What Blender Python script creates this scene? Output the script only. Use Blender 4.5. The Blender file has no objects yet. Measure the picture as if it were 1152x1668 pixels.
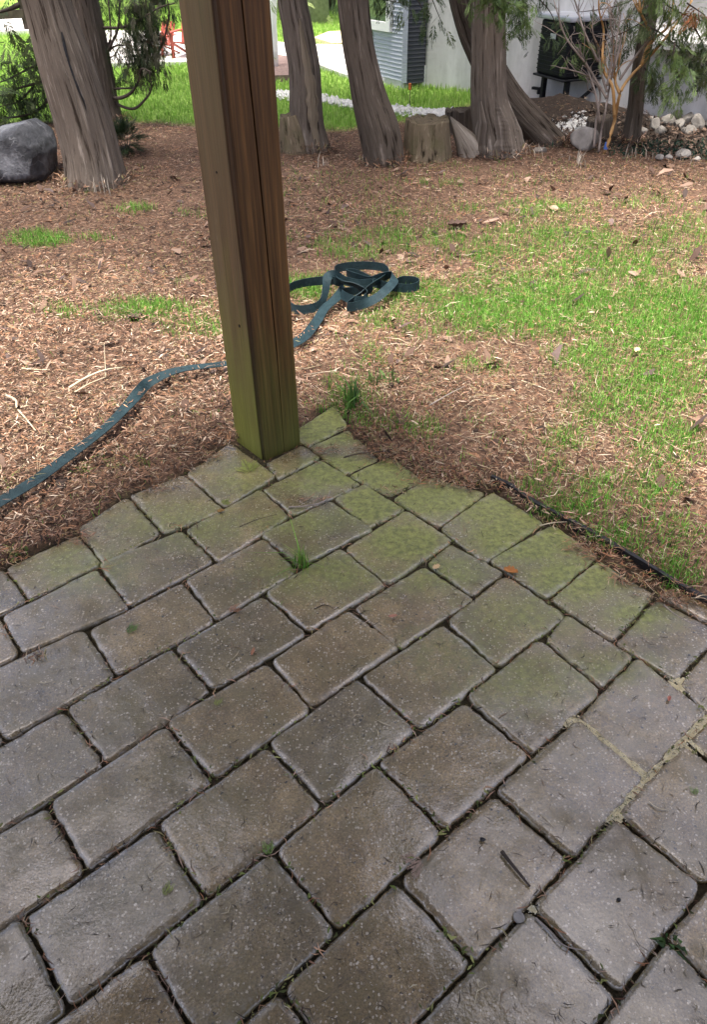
import bpy, bmesh, math, random
import numpy as np
from mathutils import Vector, Matrix

# ------------------------------------------------------------------ camera, light, exposure
H = 1.25                                   # height of the phone above the paving, metres
FPX, PITCH, ROLL = 1220.0, math.radians(38.5), math.radians(-1.0)
scn = bpy.context.scene
col = scn.collection
cp, sp = math.cos(PITCH), math.sin(PITCH)
cr, sr = math.cos(ROLL), math.sin(ROLL)
FWD = np.array([0, cp, -sp]); X0 = np.array([1.0, 0, 0]); U0 = np.array([0, sp, cp])
RGT = cr * X0 + sr * U0
UPV = -sr * X0 + cr * U0
CAM = np.array([0, 0, H])
cam_d = bpy.data.cameras.new('camera')
cam_d.sensor_fit = 'VERTICAL'; cam_d.sensor_height = 36.0
cam_d.lens = 36.0 * FPX / 1668.0
cam_d.clip_start = 0.05; cam_d.clip_end = 600
cam = bpy.data.objects.new('camera', cam_d); col.objects.link(cam)
cam.matrix_world = Matrix(((RGT[0], UPV[0], -FWD[0], 0), (RGT[1], UPV[1], -FWD[1], 0), (RGT[2], UPV[2], -FWD[2], H), (0, 0, 0, 1)))
scn.camera = cam

SUN = Vector((-0.08, -0.13, 0.985)).normalized()      # direction towards the sun
world = bpy.data.worlds.new('World'); scn.world = world; world.use_nodes = True
wn = world.node_tree.nodes; wl = world.node_tree.links
sky = wn.new('ShaderNodeTexSky'); sky.sky_type = 'NISHITA'; sky.sun_disc = False
sky.sun_elevation = math.asin(SUN.z); sky.sun_rotation = math.atan2(SUN.x, SUN.y)
sky.air_density = 0.55; sky.dust_density = 6.0; sky.ozone_density = 0.4
wl.new(sky.outputs[0], wn['Background'].inputs[0]); wn['Background'].inputs[1].default_value = 0.15
sun_d = bpy.data.lights.new('sun', 'SUN'); sun_d.energy = 3.0; sun_d.angle = math.radians(13); sun_d.color = (1, 0.95, 0.88)
sun = bpy.data.objects.new('sun', sun_d); col.objects.link(sun)
sun.rotation_euler = SUN.to_track_quat('Z', 'Y').to_euler()
scn.view_settings.view_transform = 'Standard'; scn.view_settings.look = 'None'
scn.view_settings.gamma = 1.0; scn.view_settings.use_curve_mapping = False
scn.view_settings.exposure = 1.64

rng = np.random.default_rng(7); random.seed(7)

# ------------------------------------------------------------------ survey helpers (a sight line met with the ground or an upright plane)
def ray(px, py):
    return FWD + (px - 576) / FPX * RGT + (834 - py) / FPX * UPV
def G(px, py, z=0.0):
    d = ray(px, py); t = (z - H) / d[2]; return CAM + d * t
def V(px, py, y0):
    d = ray(px, py); t = y0 / d[1]; return CAM + d * t
def mpp(p):                                           # metres that one photo pixel covers at p
    return float(np.dot(np.asarray(p) - CAM, FWD)) / FPX
def project(x, y, z=0.0):
    dx, dy, dz = x, y, z - H
    dep = dx * FWD[0] + dy * FWD[1] + dz * FWD[2]
    dep = np.where(dep < 0.05, 0.05, dep)
    return 576 + FPX * (dx * RGT[0] + dy * RGT[1] + dz * RGT[2]) / dep, 834 - FPX * (dx * UPV[0] + dy * UPV[1] + dz * UPV[2]) / dep

def hash2(i, j, s):
    n = np.sin(i * 127.1 + j * 311.7 + s * 74.7) * 43758.5453
    return n - np.floor(n)
def vnoise(x, y, s=0):
    x = np.asarray(x, float); y = np.asarray(y, float)
    i = np.floor(x); j = np.floor(y); u = x - i; v = y - j
    u = u * u * (3 - 2 * u); v = v * v * (3 - 2 * v)
    a = hash2(i, j, s); b = hash2(i + 1, j, s); c = hash2(i, j + 1, s); d = hash2(i + 1, j + 1, s)
    return (a * (1 - u) + b * u) * (1 - v) + (c * (1 - u) + d * u) * v
def fbm(x, y, s=0, o=4):
    r = 0; a = 0.5
    for k in range(o):
        r = r + a * vnoise(x, y, s + k * 13.3); x = x * 2.03; y = y * 2.03; a *= 0.5
    return r / (1 - 0.5 ** o)

# ------------------------------------------------------------------ object helpers
def link(name, me, mat=None, parent=None):
    o = bpy.data.objects.new(name, me); col.objects.link(o)
    if mat is not None and me is not None:
        me.materials.clear(); me.materials.append(mat)
    if parent is not None: o.parent = parent
    return o
def tag(o, label=None, cat=None, group=None, kind=None):
    if label: o['label'] = label
    if cat: o['category'] = cat
    if group: o['group'] = group
    if kind: o['kind'] = kind
    return o
def empty(name, loc, label=None, cat=None, group=None):
    o = bpy.data.objects.new(name, None); col.objects.link(o); o.location = [float(v) for v in loc]; o.empty_display_size = 0.1
    return tag(o, label, cat, group)
def npmesh(name, verts, faces_flat, sizes, smooth=False, color=None, attrs=None, uv=None):
    """mesh straight from numpy arrays: fast for big meshes"""
    verts = np.asarray(verts, np.float32).reshape(-1, 3)
    faces_flat = np.asarray(faces_flat, np.int32).ravel(); sizes = np.asarray(sizes, np.int32)
    me = bpy.data.meshes.new(name)
    me.vertices.add(len(verts)); me.vertices.foreach_set('co', verts.ravel())
    me.loops.add(len(faces_flat)); me.loops.foreach_set('vertex_index', faces_flat)
    me.polygons.add(len(sizes))
    st = np.concatenate([[0], np.cumsum(sizes)[:-1]]).astype(np.int32)
    me.polygons.foreach_set('loop_start', st)
    try: me.polygons.foreach_set('loop_total', sizes)
    except Exception: pass
    me.polygons.foreach_set('use_smooth', np.full(len(sizes), smooth, bool))
    if color is not None:
        a = me.attributes.new('Col', 'FLOAT_COLOR', 'POINT')
        c = np.ones((len(verts), 4), np.float32); c[:, :3] = color; a.data.foreach_set('color', c.ravel())
    for k, v in (attrs or {}).items():
        a = me.attributes.new(k, 'FLOAT', 'POINT'); a.data.foreach_set('value', np.asarray(v, np.float32).ravel())
    if uv is not None:
        l = me.uv_layers.new(name='UVMap'); l.data.foreach_set('uv', np.asarray(uv, np.float32)[faces_flat].ravel())
    me.update(calc_edges=True); me.validate()
    return me
class MB:
    def __init__(s): s.v = []; s.f = []
    def add(s, vs, fs):
        b = len(s.v); s.v += [tuple(float(c) for c in p) for p in vs]; s.f += [tuple(b + i for i in f) for f in fs]
    def box(s, c, sx, sy, sz, R=None):
        c = np.array(c, float); R = np.eye(3) if R is None else R
        vs = [c + R @ np.array([x * sx / 2, y * sy / 2, z * sz / 2]) for x in (-1, 1) for y in (-1, 1) for z in (-1, 1)]
        s.add(vs, [(0, 1, 3, 2), (4, 6, 7, 5), (0, 4, 5, 1), (2, 3, 7, 6), (0, 2, 6, 4), (1, 5, 7, 3)])
    def bar(s, p, q, w, h, up=(0, 0, 1)):
        p = np.array(p, float); q = np.array(q, float); d = q - p; L = np.linalg.norm(d); d /= L
        a = np.cross(d, up); 
        if np.linalg.norm(a) < 1e-6: a = np.array([1.0, 0, 0])
        a /= np.linalg.norm(a); b = np.cross(a, d)
        s.box((p + q) / 2, L, w, h, np.stack([d, a, b], 1))
    def tube(s, pts, rad, n=6, cap=True):
        pts = [np.array(p, float) for p in pts]; rad = rad if hasattr(rad, '__len__') else [rad] * len(pts)
        b = len(s.v); 
        for i, p in enumerate(pts):
            d = pts[min(i + 1, len(pts) - 1)] - pts[max(i - 1, 0)]; d /= np.linalg.norm(d) + 1e-12
            a = np.cross(d, (0.13, 0.31, 0.94) if abs(d[2]) < 0.9 else (1, 0, 0.1)); a /= np.linalg.norm(a); e = np.cross(d, a)
            for k in range(n):
                t = 2 * math.pi * k / n; s.v.append(tuple(p + rad[i] * (math.cos(t) * a + math.sin(t) * e)))
        for i in range(len(pts) - 1):
            for k in range(n):
                k2 = (k + 1) % n; s.f.append((b + i * n + k, b + i * n + k2, b + (i + 1) * n + k2, b + (i + 1) * n + k))
        if cap:
            s.f.append(tuple(b + k for k in range(n))[::-1]); s.f.append(tuple(b + (len(pts) - 1) * n + k for k in range(n)))
    def build(s, name, mat, parent=None, smooth=False, bevel=0):
        me = bpy.data.meshes.new(name); me.from_pydata(s.v, [], s.f); me.update()
        if smooth: me.polygons.foreach_set('use_smooth', np.ones(len(me.polygons), bool))
        o = link(name, me, mat, parent)
        if bevel:
            m = o.modifiers.new('bevel', 'BEVEL'); m.width = bevel; m.segments = 2; m.limit_method = 'ANGLE'
        return o
def unparented_to(o, root):                            # keep world coordinates under an Empty that stands elsewhere
    o.parent = root; o.matrix_parent_inverse = Matrix.Translation(root.location).inverted()
    return o

# ------------------------------------------------------------------ material helper
class Mat:
    def __init__(s, name):
        s.m = bpy.data.materials.new(name); s.m.use_nodes = True; s.t = s.m.node_tree; s.N = s.t.nodes; s.b = s.N['Principled BSDF']
    def n(s, typ, **kw):
        nd = s.N.new('ShaderNode' + typ)
        for k, v in kw.items():
            if k[0] == 'i': 
                s.put(nd.inputs[int(k[1:]) if k[1:].isdigit() else k[1:]], v)
            else: setattr(nd, k, v)
        return nd
    def put(s, sock, v):
        if isinstance(v, bpy.types.NodeSocket): s.t.links.new(v, sock)
        elif isinstance(v, (tuple, list)) and sock.type == 'RGBA': sock.default_value = tuple(v) + (1,) if len(v) == 3 else v
        else: sock.default_value = v
    def pos(s): return s.n('NewGeometry').outputs['Position']
    def obj(s): return s.n('TexCoord').outputs['Object']
    def uv(s): return s.n('TexCoord').outputs['UV']
    def attr(s, name, out='Fac'): return s.n('Attribute', attribute_name=name).outputs[out]
    def scl(s, v, sc):
        m = s.n('Mapping'); s.put(m.inputs[0], v); m.inputs['Scale'].default_value = sc; return m.outputs[0]
    def noise(s, v, scale, detail=4, rough=0.55, dist=0.0, out='Fac'):
        nd = s.n('TexNoise'); s.put(nd.inputs['Vector'], v); nd.inputs['Scale'].default_value = scale; nd.inputs['Detail'].default_value = detail
        nd.inputs['Roughness'].default_value = rough; nd.inputs['Distortion'].default_value = dist; return nd.outputs[out]
    def vor(s, v, scale, feature='F1', out='Distance'):
        nd = s.n('TexVoronoi', feature=feature); s.put(nd.inputs['Vector'], v); nd.inputs['Scale'].default_value = scale; return nd.outputs[out]
    def ramp(s, f, stops):
        nd = s.n('ValToRGB'); s.put(nd.inputs[0], f); e = nd.color_ramp.elements
        while len(e) < len(stops): e.new(0.5)
        for el, (p, c) in zip(e, stops):
            el.position = p; el.color = (c, c, c, 1) if not hasattr(c, '__len__') else tuple(c) + (1,)
        return nd.outputs[0]
    def mix(s, f, a, b, mode='MIX'):
        nd = s.n('Mix', data_type='RGBA', blend_type=mode); s.put(nd.inputs[0], f); s.put(nd.inputs[6], a); s.put(nd.inputs[7], b); return nd.outputs[2]
    def math(s, op, a, b=0.0, c=None, clamp=False):
        nd = s.n('Math', operation=op, use_clamp=clamp); s.put(nd.inputs[0], a); s.put(nd.inputs[1], b)
        if c is not None: s.put(nd.inputs[2], c)
        return nd.outputs[0]
    def bump(s, h, strength, dist, normal=None):
        nd = s.n('Bump'); s.put(nd.inputs['Height'], h); nd.inputs['Strength'].default_value = strength; nd.inputs['Distance'].default_value = dist
        if normal is not None: s.put(nd.inputs['Normal'], normal)
        return nd.outputs[0]
    def out(s, color=None, rough=None, normal=None, spec=None, **kw):
        if color is not None: s.put(s.b.inputs['Base Color'], color)
        if rough is not None: s.put(s.b.inputs['Roughness'], rough)
        if normal is not None: s.put(s.b.inputs['Normal'], normal)
        if spec is not None: s.put(s.b.inputs['Specular IOR Level'], spec)
        for k, v in kw.items(): s.put(s.b.inputs[k], v)
        return s.m

def mat_plain(name, c1, c2, scale=8, rough=0.7, bump=0.2, bdist=0.003, coords='pos', spec=0.3):
    m = Mat(name); p = m.pos() if coords == 'pos' else m.obj()
    f = m.noise(p, scale, 6, 0.6)
    c = m.mix(m.ramp(f, [(0.3, 0.0), (0.7, 1.0)]), c1, c2)
    return m.out(c, rough, m.bump(m.noise(p, scale * 6, 5, 0.65), bump, bdist), spec)
def mat_leaf(name, c1, c2, trans=0.35, rough=0.55, scale=3):
    """thin plant tissue: colour from the Col attribute when present times a soft noise, some light passes through"""
    m = Mat(name); p = m.pos()
    f = m.noise(p, scale, 3); c = m.mix(m.ramp(f, [(0.35, 0.0), (0.65, 1.0)]), c1, c2)
    c = m.mix(1.0, c, m.attr('Col', 'Color'), 'MULTIPLY')
    m.out(c, rough, spec=0.25)
    t = m.n('BsdfTranslucent'); m.put(t.inputs[0], c)
    x = m.n('MixShader'); x.inputs[0].default_value = trans
    m.t.links.new(m.b.outputs[0], x.inputs[1]); m.t.links.new(t.outputs[0], x.inputs[2])
    m.t.links.new(x.outputs[0], m.N['Material Output'].inputs[0])
    return m.m
def mat_col(name, rough=0.8, bump=0.0, spec=0.2):
    m = Mat(name); c = m.attr('Col', 'Color')
    nr = m.bump(m.noise(m.pos(), 300, 3), bump, 0.001) if bump else None
    return m.out(c, rough, nr, spec)

def make_paver_mat():
    m = Mat('wet_concrete_paver'); p = m.pos()
    info = m.n('ObjectInfo').outputs['Random']
    big = m.noise(p, 5.5, 4, 0.6)
    base = m.mix(m.ramp(big, [(0.3, 0.0), (0.7, 1.0)]), (0.118, 0.082, 0.034), (0.250, 0.188, 0.096))
    hue = m.mix(m.ramp(info, [(0.1, 0.0), (0.9, 1.0)]), (0.80, 0.82, 0.84), (1.15, 1.09, 1.02))
    base = m.mix(1.0, base, hue, 'MULTIPLY')
    fine = m.noise(p, 260, 5, 0.7)
    base = m.mix(1.0, base, m.ramp(fine, [(0.32, 0.35), (0.50, 1.0), (0.68, 1.75)]), 'MULTIPLY')
    blot = m.ramp(m.noise(p, 13, 6, 0.65), [(0.30, 0.62), (0.50, 0.92), (0.68, 1.25)])
    base = m.mix(1.0, base, blot, 'MULTIPLY')
    olive = m.ramp(m.noise(p, 9, 5, 0.65), [(0.42, 0.0), (0.64, 0.65)])
    base = m.mix(olive, base, (0.125, 0.098, 0.036))
    # pale aggregate grains and small dark pits
    wp = m.n('VectorMath', operation='ADD', i0=p, i1=m.n('VectorMath', operation='SCALE', i0=m.noise(p, 210, 3, out='Color'), iScale=0.007).outputs[0]).outputs[0]
    v = m.n('TexVoronoi'); m.put(v.inputs['Vector'], wp); v.inputs['Scale'].default_value = 185
    keep = m.ramp(m.n('SeparateColor', i0=v.outputs['Color']).outputs[0], [(0.40, 0.0), (0.44, 1.0)])
    sz = m.math('MULTIPLY', m.n('SeparateColor', i0=v.outputs['Color']).outputs[1], 0.46)
    dot = m.math('LESS_THAN', v.outputs['Distance'], sz)
    grain = m.math('MULTIPLY', keep, dot)
    base = m.mix(m.math('MULTIPLY', grain, m.ramp(m.noise(p, 33, 3), [(0.35, 0.35), (0.65, 0.95)])), base, (0.52, 0.45, 0.34))
    v2 = m.n('TexVoronoi'); m.put(v2.inputs['Vector'], wp); v2.inputs['Scale'].default_value = 62
    keep2 = m.ramp(m.n('SeparateColor', i0=v2.outputs['Color']).outputs[0], [(0.60, 0.0), (0.64, 1.0)])
    pit = m.math('MULTIPLY', keep2, m.math('LESS_THAN', v2.outputs['Distance'], 0.15))
    base = m.mix(m.math('MULTIPLY', pit, 0.85), base, (0.015, 0.013, 0.011))
    # moss film; rims pale from wear and from sky reflection painted in
    mo = m.attr('moss'); mn = m.noise(p, 24, 8, 0.78)
    mossf = m.math('MULTIPLY_ADD', mn, 1.5, m.math('SUBTRACT', m.math('MULTIPLY', mo, 2.1), 0.98), clamp=True)
    mosscol = m.mix(m.ramp(m.noise(p, 70, 4, 0.7), [(0.35, 0.0), (0.65, 1.0)]), (0.082, 0.100, 0.020), (0.235, 0.268, 0.056))
    base = m.mix(m.math('MULTIPLY', mossf, 0.85), base, mosscol)
    rim = m.attr('rim'); rn = m.noise(p, 45, 5, 0.7)
    rimf = m.math('MULTIPLY', rim, m.ramp(rn, [(0.45, 0.0), (0.66, 0.42)]))
    base = m.mix(rimf, base, (0.42, 0.40, 0.37))
    sidef = m.math('MULTIPLY', m.attr('skirt'), 0.85)  # paver sides get darker downwards from the top edge
    base = m.mix(sidef, base, (0.020, 0.017, 0.010))
    wet = m.noise(p, 7, 5, 0.6)
    rough = m.ramp(wet, [(0.30, 0.14), (0.52, 0.24), (0.72, 0.42)])
    rough = m.mix(m.math('MULTIPLY', mossf, 0.8), rough, (0.75, 0.75, 0.75))
    h = m.math('ADD', m.math('MULTIPLY', m.noise(p, 110, 5, 0.7), 1.5), m.math('MULTIPLY', m.noise(p, 480, 3, 0.6), 0.55))
    h = m.math('SUBTRACT', h, m.math('MULTIPLY', pit, 0.5))
    h = m.math('ADD', h, m.math('MULTIPLY', grain, 0.15))
    film = m.math('MULTIPLY', m.ramp(wet, [(0.34, 1.0), (0.52, 0.70), (0.66, 0.15)]), m.math('SUBTRACT', 1.0, m.math('MULTIPLY', mossf, 0.8)))
    cn = m.bump(m.math('ADD', m.noise(p, 70, 4, 0.65), m.math('MULTIPLY', m.noise(p, 190, 3, 0.6), 0.6)), 0.8, 0.00065)
    m.out(**{'Coat Weight': film, 'Coat Roughness': 0.07, 'Coat IOR': 1.86, 'Coat Normal': cn})
    return m.out(base, rough, m.bump(h, 0.9, 0.0014), 0.65)

def make_ground_mat():
    m = Mat('ground'); p = m.pos()
    n1 = m.noise(p, 60, 6, 0.75); n2 = m.noise(p, 7, 4, 0.6); n3 = m.noise(p, 1.3, 3)
    mul = m.ramp(n1, [(0.28, (0.030, 0.018, 0.012)), (0.45, (0.105, 0.062, 0.042)), (0.6, (0.21, 0.135, 0.09)), (0.75, (0.33, 0.24, 0.16))])
    mul = m.mix(m.ramp(n2, [(0.4, 0.0), (0.7, 0.5)]), mul, (0.055, 0.034, 0.023))
    far = m.mix(m.ramp(n3, [(0.35, 0.0), (0.65, 1.0)]), (0.17, 0.30, 0.045), (0.26, 0.40, 0.08))
    far = m.mix(m.ramp(m.noise(p, 22, 6, 0.7), [(0.35, 0.5), (0.6, 0.0)]), far, (0.05, 0.09, 0.015))
    soil = m.ramp(n1, [(0.3, (0.012, 0.009, 0.007)), (0.7, (0.06, 0.045, 0.035))])
    c = m.mix(m.attr('lawn'), mul, far)
    c = m.mix(m.attr('soil'), c, soil)
    joint = m.ramp(m.noise(p, 90, 6, 0.75), [(0.3, (0.014, 0.011, 0.007)), (0.55, (0.05, 0.042, 0.024)), (0.72, (0.15, 0.12, 0.065))])
    c = m.mix(m.attr('patio'), c, joint)
    return m.out(c, 0.9, m.bump(n1, 0.8, 0.012), 0.15)

def make_bark(name, dark, mid, light, us=55, vs=2.6, green=0.0):
    m = Mat(name); uv = m.uv()
    s1 = m.scl(uv, (us, vs, 1)); s2 = m.scl(uv, (us * 3.1, vs * 2.4, 1))
    f1 = m.noise(s1, 1.0, 6, 0.65, 0.4); f2 = m.noise(s2, 1.0, 5, 0.7, 0.2)
    f = m.math('ADD', m.math('MULTIPLY', f1, 0.7), m.math('MULTIPLY', f2, 0.3))
    c = m.ramp(f, [(0.39, dark), (0.46, mid), (0.54, mid), (0.63, light)])
    big = m.noise(m.scl(uv, (3, 1.2, 1)), 1.0, 3)
    c = m.mix(1.0, c, m.ramp(big, [(0.3, 0.75), (0.7, 1.2)]), 'MULTIPLY')
    if green: c = m.mix(m.ramp(m.noise(m.scl(uv, (9, 5, 1)), 1.0, 5), [(0.5, 0.0), (0.7, green)]), c, (0.075, 0.085, 0.03))
    return m.out(c, 0.9, m.bump(f, 1.0, 0.03), 0.12)

def make_post_mat():
    m = Mat('wet_timber'); o = m.obj()
    st = m.scl(o, (34, 34, 1.5)); fine = m.scl(o, (170, 170, 6))
    f1 = m.noise(st, 1.0, 5, 0.6, 0.8); f2 = m.noise(fine, 1.0, 4, 0.6)
    wv = m.n('TexWave', wave_type='RINGS', rings_direction='Z'); m.put(wv.inputs['Vector'], m.scl(o, (1, 1, 0.045)))
    wv.inputs['Scale'].default_value = 20; wv.inputs['Distortion'].default_value = 9.0; wv.inputs['Detail'].default_value = 3; wv.inputs['Detail Scale'].default_value = 1.4
    c = m.ramp(f1, [(0.28, (0.045, 0.022, 0.008)), (0.5, (0.092, 0.046, 0.015)), (0.74, (0.155, 0.082, 0.028))])
    c = m.mix(0.13, c, m.ramp(wv.outputs[0], [(0.2, (0.32, 0.15, 0.040)), (0.75, (0.070, 0.028, 0.008))]))
    c = m.mix(1.0, c, m.ramp(f2, [(0.3, 0.65), (0.7, 1.3)]), 'MULTIPLY')
    # paler grey-olive on the left face (attribute), algae at the foot, paler there too
    lf = m.attr('leftface')
    grey = m.ramp(f1, [(0.3, (0.060, 0.042, 0.021)), (0.7, (0.180, 0.130, 0.070))])
    c = m.mix(m.math('MULTIPLY', lf, m.ramp(m.noise(m.scl(o, (14, 14, 2.2)), 1.0, 4), [(0.25, 0.55), (0.65, 1.0)])), c, grey)
    z = m.n('SeparateXYZ', i0=o).outputs[2]
    blot = m.noise(m.scl(o, (11, 11, 3)), 1.0, 5, 0.6)
    g = m.math('ADD', m.math('MULTIPLY', z, -1.75), m.math('ADD', m.math('MULTIPLY', blot, 1.5), 0.16))
    g = m.math('ADD', g, m.math('MULTIPLY', lf, 0.20), clamp=True)
    green = m.mix(1.0, m.mix(f2, (0.045, 0.052, 0.010), (0.165, 0.178, 0.036)), m.mix(lf, (0.85, 0.85, 0.85), (1.7, 1.65, 1.6)), 'MULTIPLY')
    c = m.mix(m.math('MULTIPLY', g, 0.92), c, green)
    sal = m.math('MULTIPLY', lf, m.ramp(m.noise(m.scl(o, (26, 26, 7)), 1.0, 6, 0.7), [(0.62, 0.0), (0.76, 0.45)]))
    c = m.mix(sal, c, (0.30, 0.28, 0.24))
    kn = m.vor(m.scl(o, (7, 7, 1.9)), 1.0)
    c = m.mix(m.ramp(kn, [(0.05, 0.85), (0.10, 0.45), (0.15, 0.0)]), c, (0.030, 0.014, 0.006))
    c = m.mix(m.attr('crack'), c, (0.006, 0.004, 0.003))
    r = m.ramp(f1, [(0.3, 0.42), (0.7, 0.68)])
    return m.out(c, r, m.bump(m.math('ADD', m.math('MULTIPLY', f2, 0.5), m.math('MULTIPLY', f1, 0.6)), 0.45, 0.004), 0.35)

MP = {}
MP['paver'] = make_paver_mat()
MP['ground'] = make_ground_mat()
MP['post'] = make_post_mat()
MP['litter'] = mat_col('litter', 0.75)
MP['grass'] = mat_leaf('grass_blade', (0.9, 0.9, 0.9), (1.1, 1.1, 1.1), 0.4)
MP['bark'] = make_bark('cedar_bark', (0.045, 0.034, 0.025), (0.165, 0.137, 0.110), (0.34, 0.295, 0.245))
MP['bark_dark'] = make_bark('dark_bark', (0.028, 0.021, 0.015), (0.115, 0.094, 0.074), (0.26, 0.22, 0.18))
MP['bark_pale'] = make_bark('bare_wood', (0.09, 0.072, 0.055), (0.25, 0.215, 0.175), (0.42, 0.38, 0.32), 30, 2.5)
MP['bark_moss'] = make_bark('mossy_stump', (0.035, 0.027, 0.016), (0.185, 0.148, 0.098), (0.36, 0.30, 0.205), 30, 5, 0.6)
MP['bare_stripe'] = make_bark('bleached_wood', (0.14, 0.105, 0.07), (0.34, 0.28, 0.20), (0.46, 0.40, 0.31), 110, 4)
MP['cedar'] = mat_leaf('cedar_leaf', (0.85, 0.9, 0.85), (1.15, 1.1, 1.1), 0.3)
MP['straw'] = mat_plain('straw', (0.40, 0.33, 0.21), (0.56, 0.49, 0.36), 30, 0.7)
MP['strap'] = None
m = Mat('teal_webbing'); p = m.uv()
w = m.n('TexWave', wave_type='BANDS', bands_direction='Y'); m.put(w.inputs['Vector'], m.scl(p, (1, 1, 1))); w.inputs['Scale'].default_value = 12
c = m.mix(m.ramp(m.noise(m.pos(), 30, 4), [(0.3, 0.0), (0.7, 1.0)]), (0.007, 0.020, 0.025), (0.016, 0.037, 0.044))
MP['strap'] = m.out(c, 0.62, m.bump(w.outputs[0], 0.3, 0.001), 0.25)
MP['black'] = mat_plain('black_plastic', (0.010, 0.010, 0.011), (0.022, 0.022, 0.023), 30, 0.45, 0.1)
MP['stone_grey'] = None
m = Mat('veined_dark_stone'); p = m.pos()
f = m.noise(p, 5, 6, 0.65); vein = m.vor(m.scl(m.n('VectorMath', operation='ADD', i0=p, i1=m.n('VectorMath', operation='SCALE', i0=m.noise(p, 6, 4, out='Color'), iScale=0.25).outputs[0]).outputs[0], (1, 1, 2.2)), 6.5, 'DISTANCE_TO_EDGE')
c = m.ramp(f, [(0.36, (0.028, 0.030, 0.034)), (0.52, (0.085, 0.088, 0.098)), (0.68, (0.26, 0.27, 0.29))])
c = m.mix(m.math('MULTIPLY', m.ramp(vein, [(0.0, 1.0), (0.045, 0.0)]), m.ramp(m.noise(p, 3, 3), [(0.50, 0.0), (0.66, 0.7)])), c, (0.46, 0.47, 0.49))
MP['stone_grey'] = m.out(c, 0.6, m.bump(m.noise(p, 11, 8, 0.75), 1.0, 0.05), 0.3)
MP['rock'] = mat_plain('pale_rock', (0.10, 0.09, 0.075), (0.28, 0.26, 0.23), 16, 0.8, 0.5, 0.01)
MP['granite'] = mat_plain('grey_boulder', (0.20, 0.185, 0.165), (0.34, 0.32, 0.29), 18, 0.85, 0.5, 0.008)
m = Mat('parged_concrete'); p = m.pos()
f = m.noise(m.scl(p, (3, 3, 0.6)), 1.6, 6, 0.65); f2 = m.noise(p, 14, 6, 0.7)
c = m.mix(m.ramp(f, [(0.3, 0.0), (0.7, 1.0)]), (0.40, 0.395, 0.375), (0.66, 0.65, 0.63))
c = m.mix(m.ramp(f2, [(0.5, 0.0), (0.8, 0.35)]), c, (0.30, 0.29, 0.26))
MP['concrete'] = m.out(c, 0.85, m.bump(f2, 0.3, 0.008), 0.2)
MP['siding'] = mat_plain('pale_siding', (0.36, 0.385, 0.44), (0.43, 0.455, 0.51), 3, 0.6, 0.05)
MP['siding_dark'] = mat_plain('charcoal_siding', (0.040, 0.043, 0.050), (0.060, 0.064, 0.072), 3, 0.55, 0.05)
MP['white'] = mat_plain('white_paint', (0.70, 0.70, 0.70), (0.80, 0.80, 0.79), 4, 0.5, 0.05)
MP['red'] = mat_plain('red_paint', (0.27, 0.055, 0.035), (0.36, 0.085, 0.06), 6, 0.6, 0.1)
MP['drive'] = mat_plain('pale_paving', (0.52, 0.50, 0.47), (0.68, 0.66, 0.63), 2, 0.8, 0.2)
m = Mat('window_glass'); m.out((0.05, 0.07, 0.06), 0.06, spec=0.8); MP['glass'] = m.m
m = Mat('dark_metal'); MP['metal'] = m.out(m.ramp(m.noise(m.pos(), 20, 4), [(0.3, (0.006, 0.0065, 0.008)), (0.7, (0.012, 0.013, 0.015))]), 0.55, spec=0.2)
m = Mat('grey_metal'); MP['metal_grey'] = m.out(m.ramp(m.noise(m.pos(), 6, 4), [(0.3, (0.30, 0.32, 0.36)), (0.7, (0.45, 0.47, 0.52))]), 0.4, spec=0.5, Metallic=0.3)
MP['timber'] = mat_plain('porch_timber', (0.09, 0.055, 0.03), (0.15, 0.095, 0.055), 6, 0.7, 0.2)
MP['sand'] = mat_plain('joint_sand', (0.54, 0.46, 0.26), (0.80, 0.71, 0.46), 60, 0.95, 0.8, 0.006)
MP['stem'] = mat_plain('orange_stem', (0.36, 0.20, 0.075), (0.50, 0.31, 0.13), 14, 0.6, 0.2)
MP['stem_grey'] = mat_plain('grey_stem', (0.20, 0.165, 0.14), (0.34, 0.29, 0.255), 14, 0.7, 0.2)
MP['fir_twig'] = mat_plain('dark_twig', (0.035, 0.026, 0.020), (0.075, 0.058, 0.046), 14, 0.8, 0.2)

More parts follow.
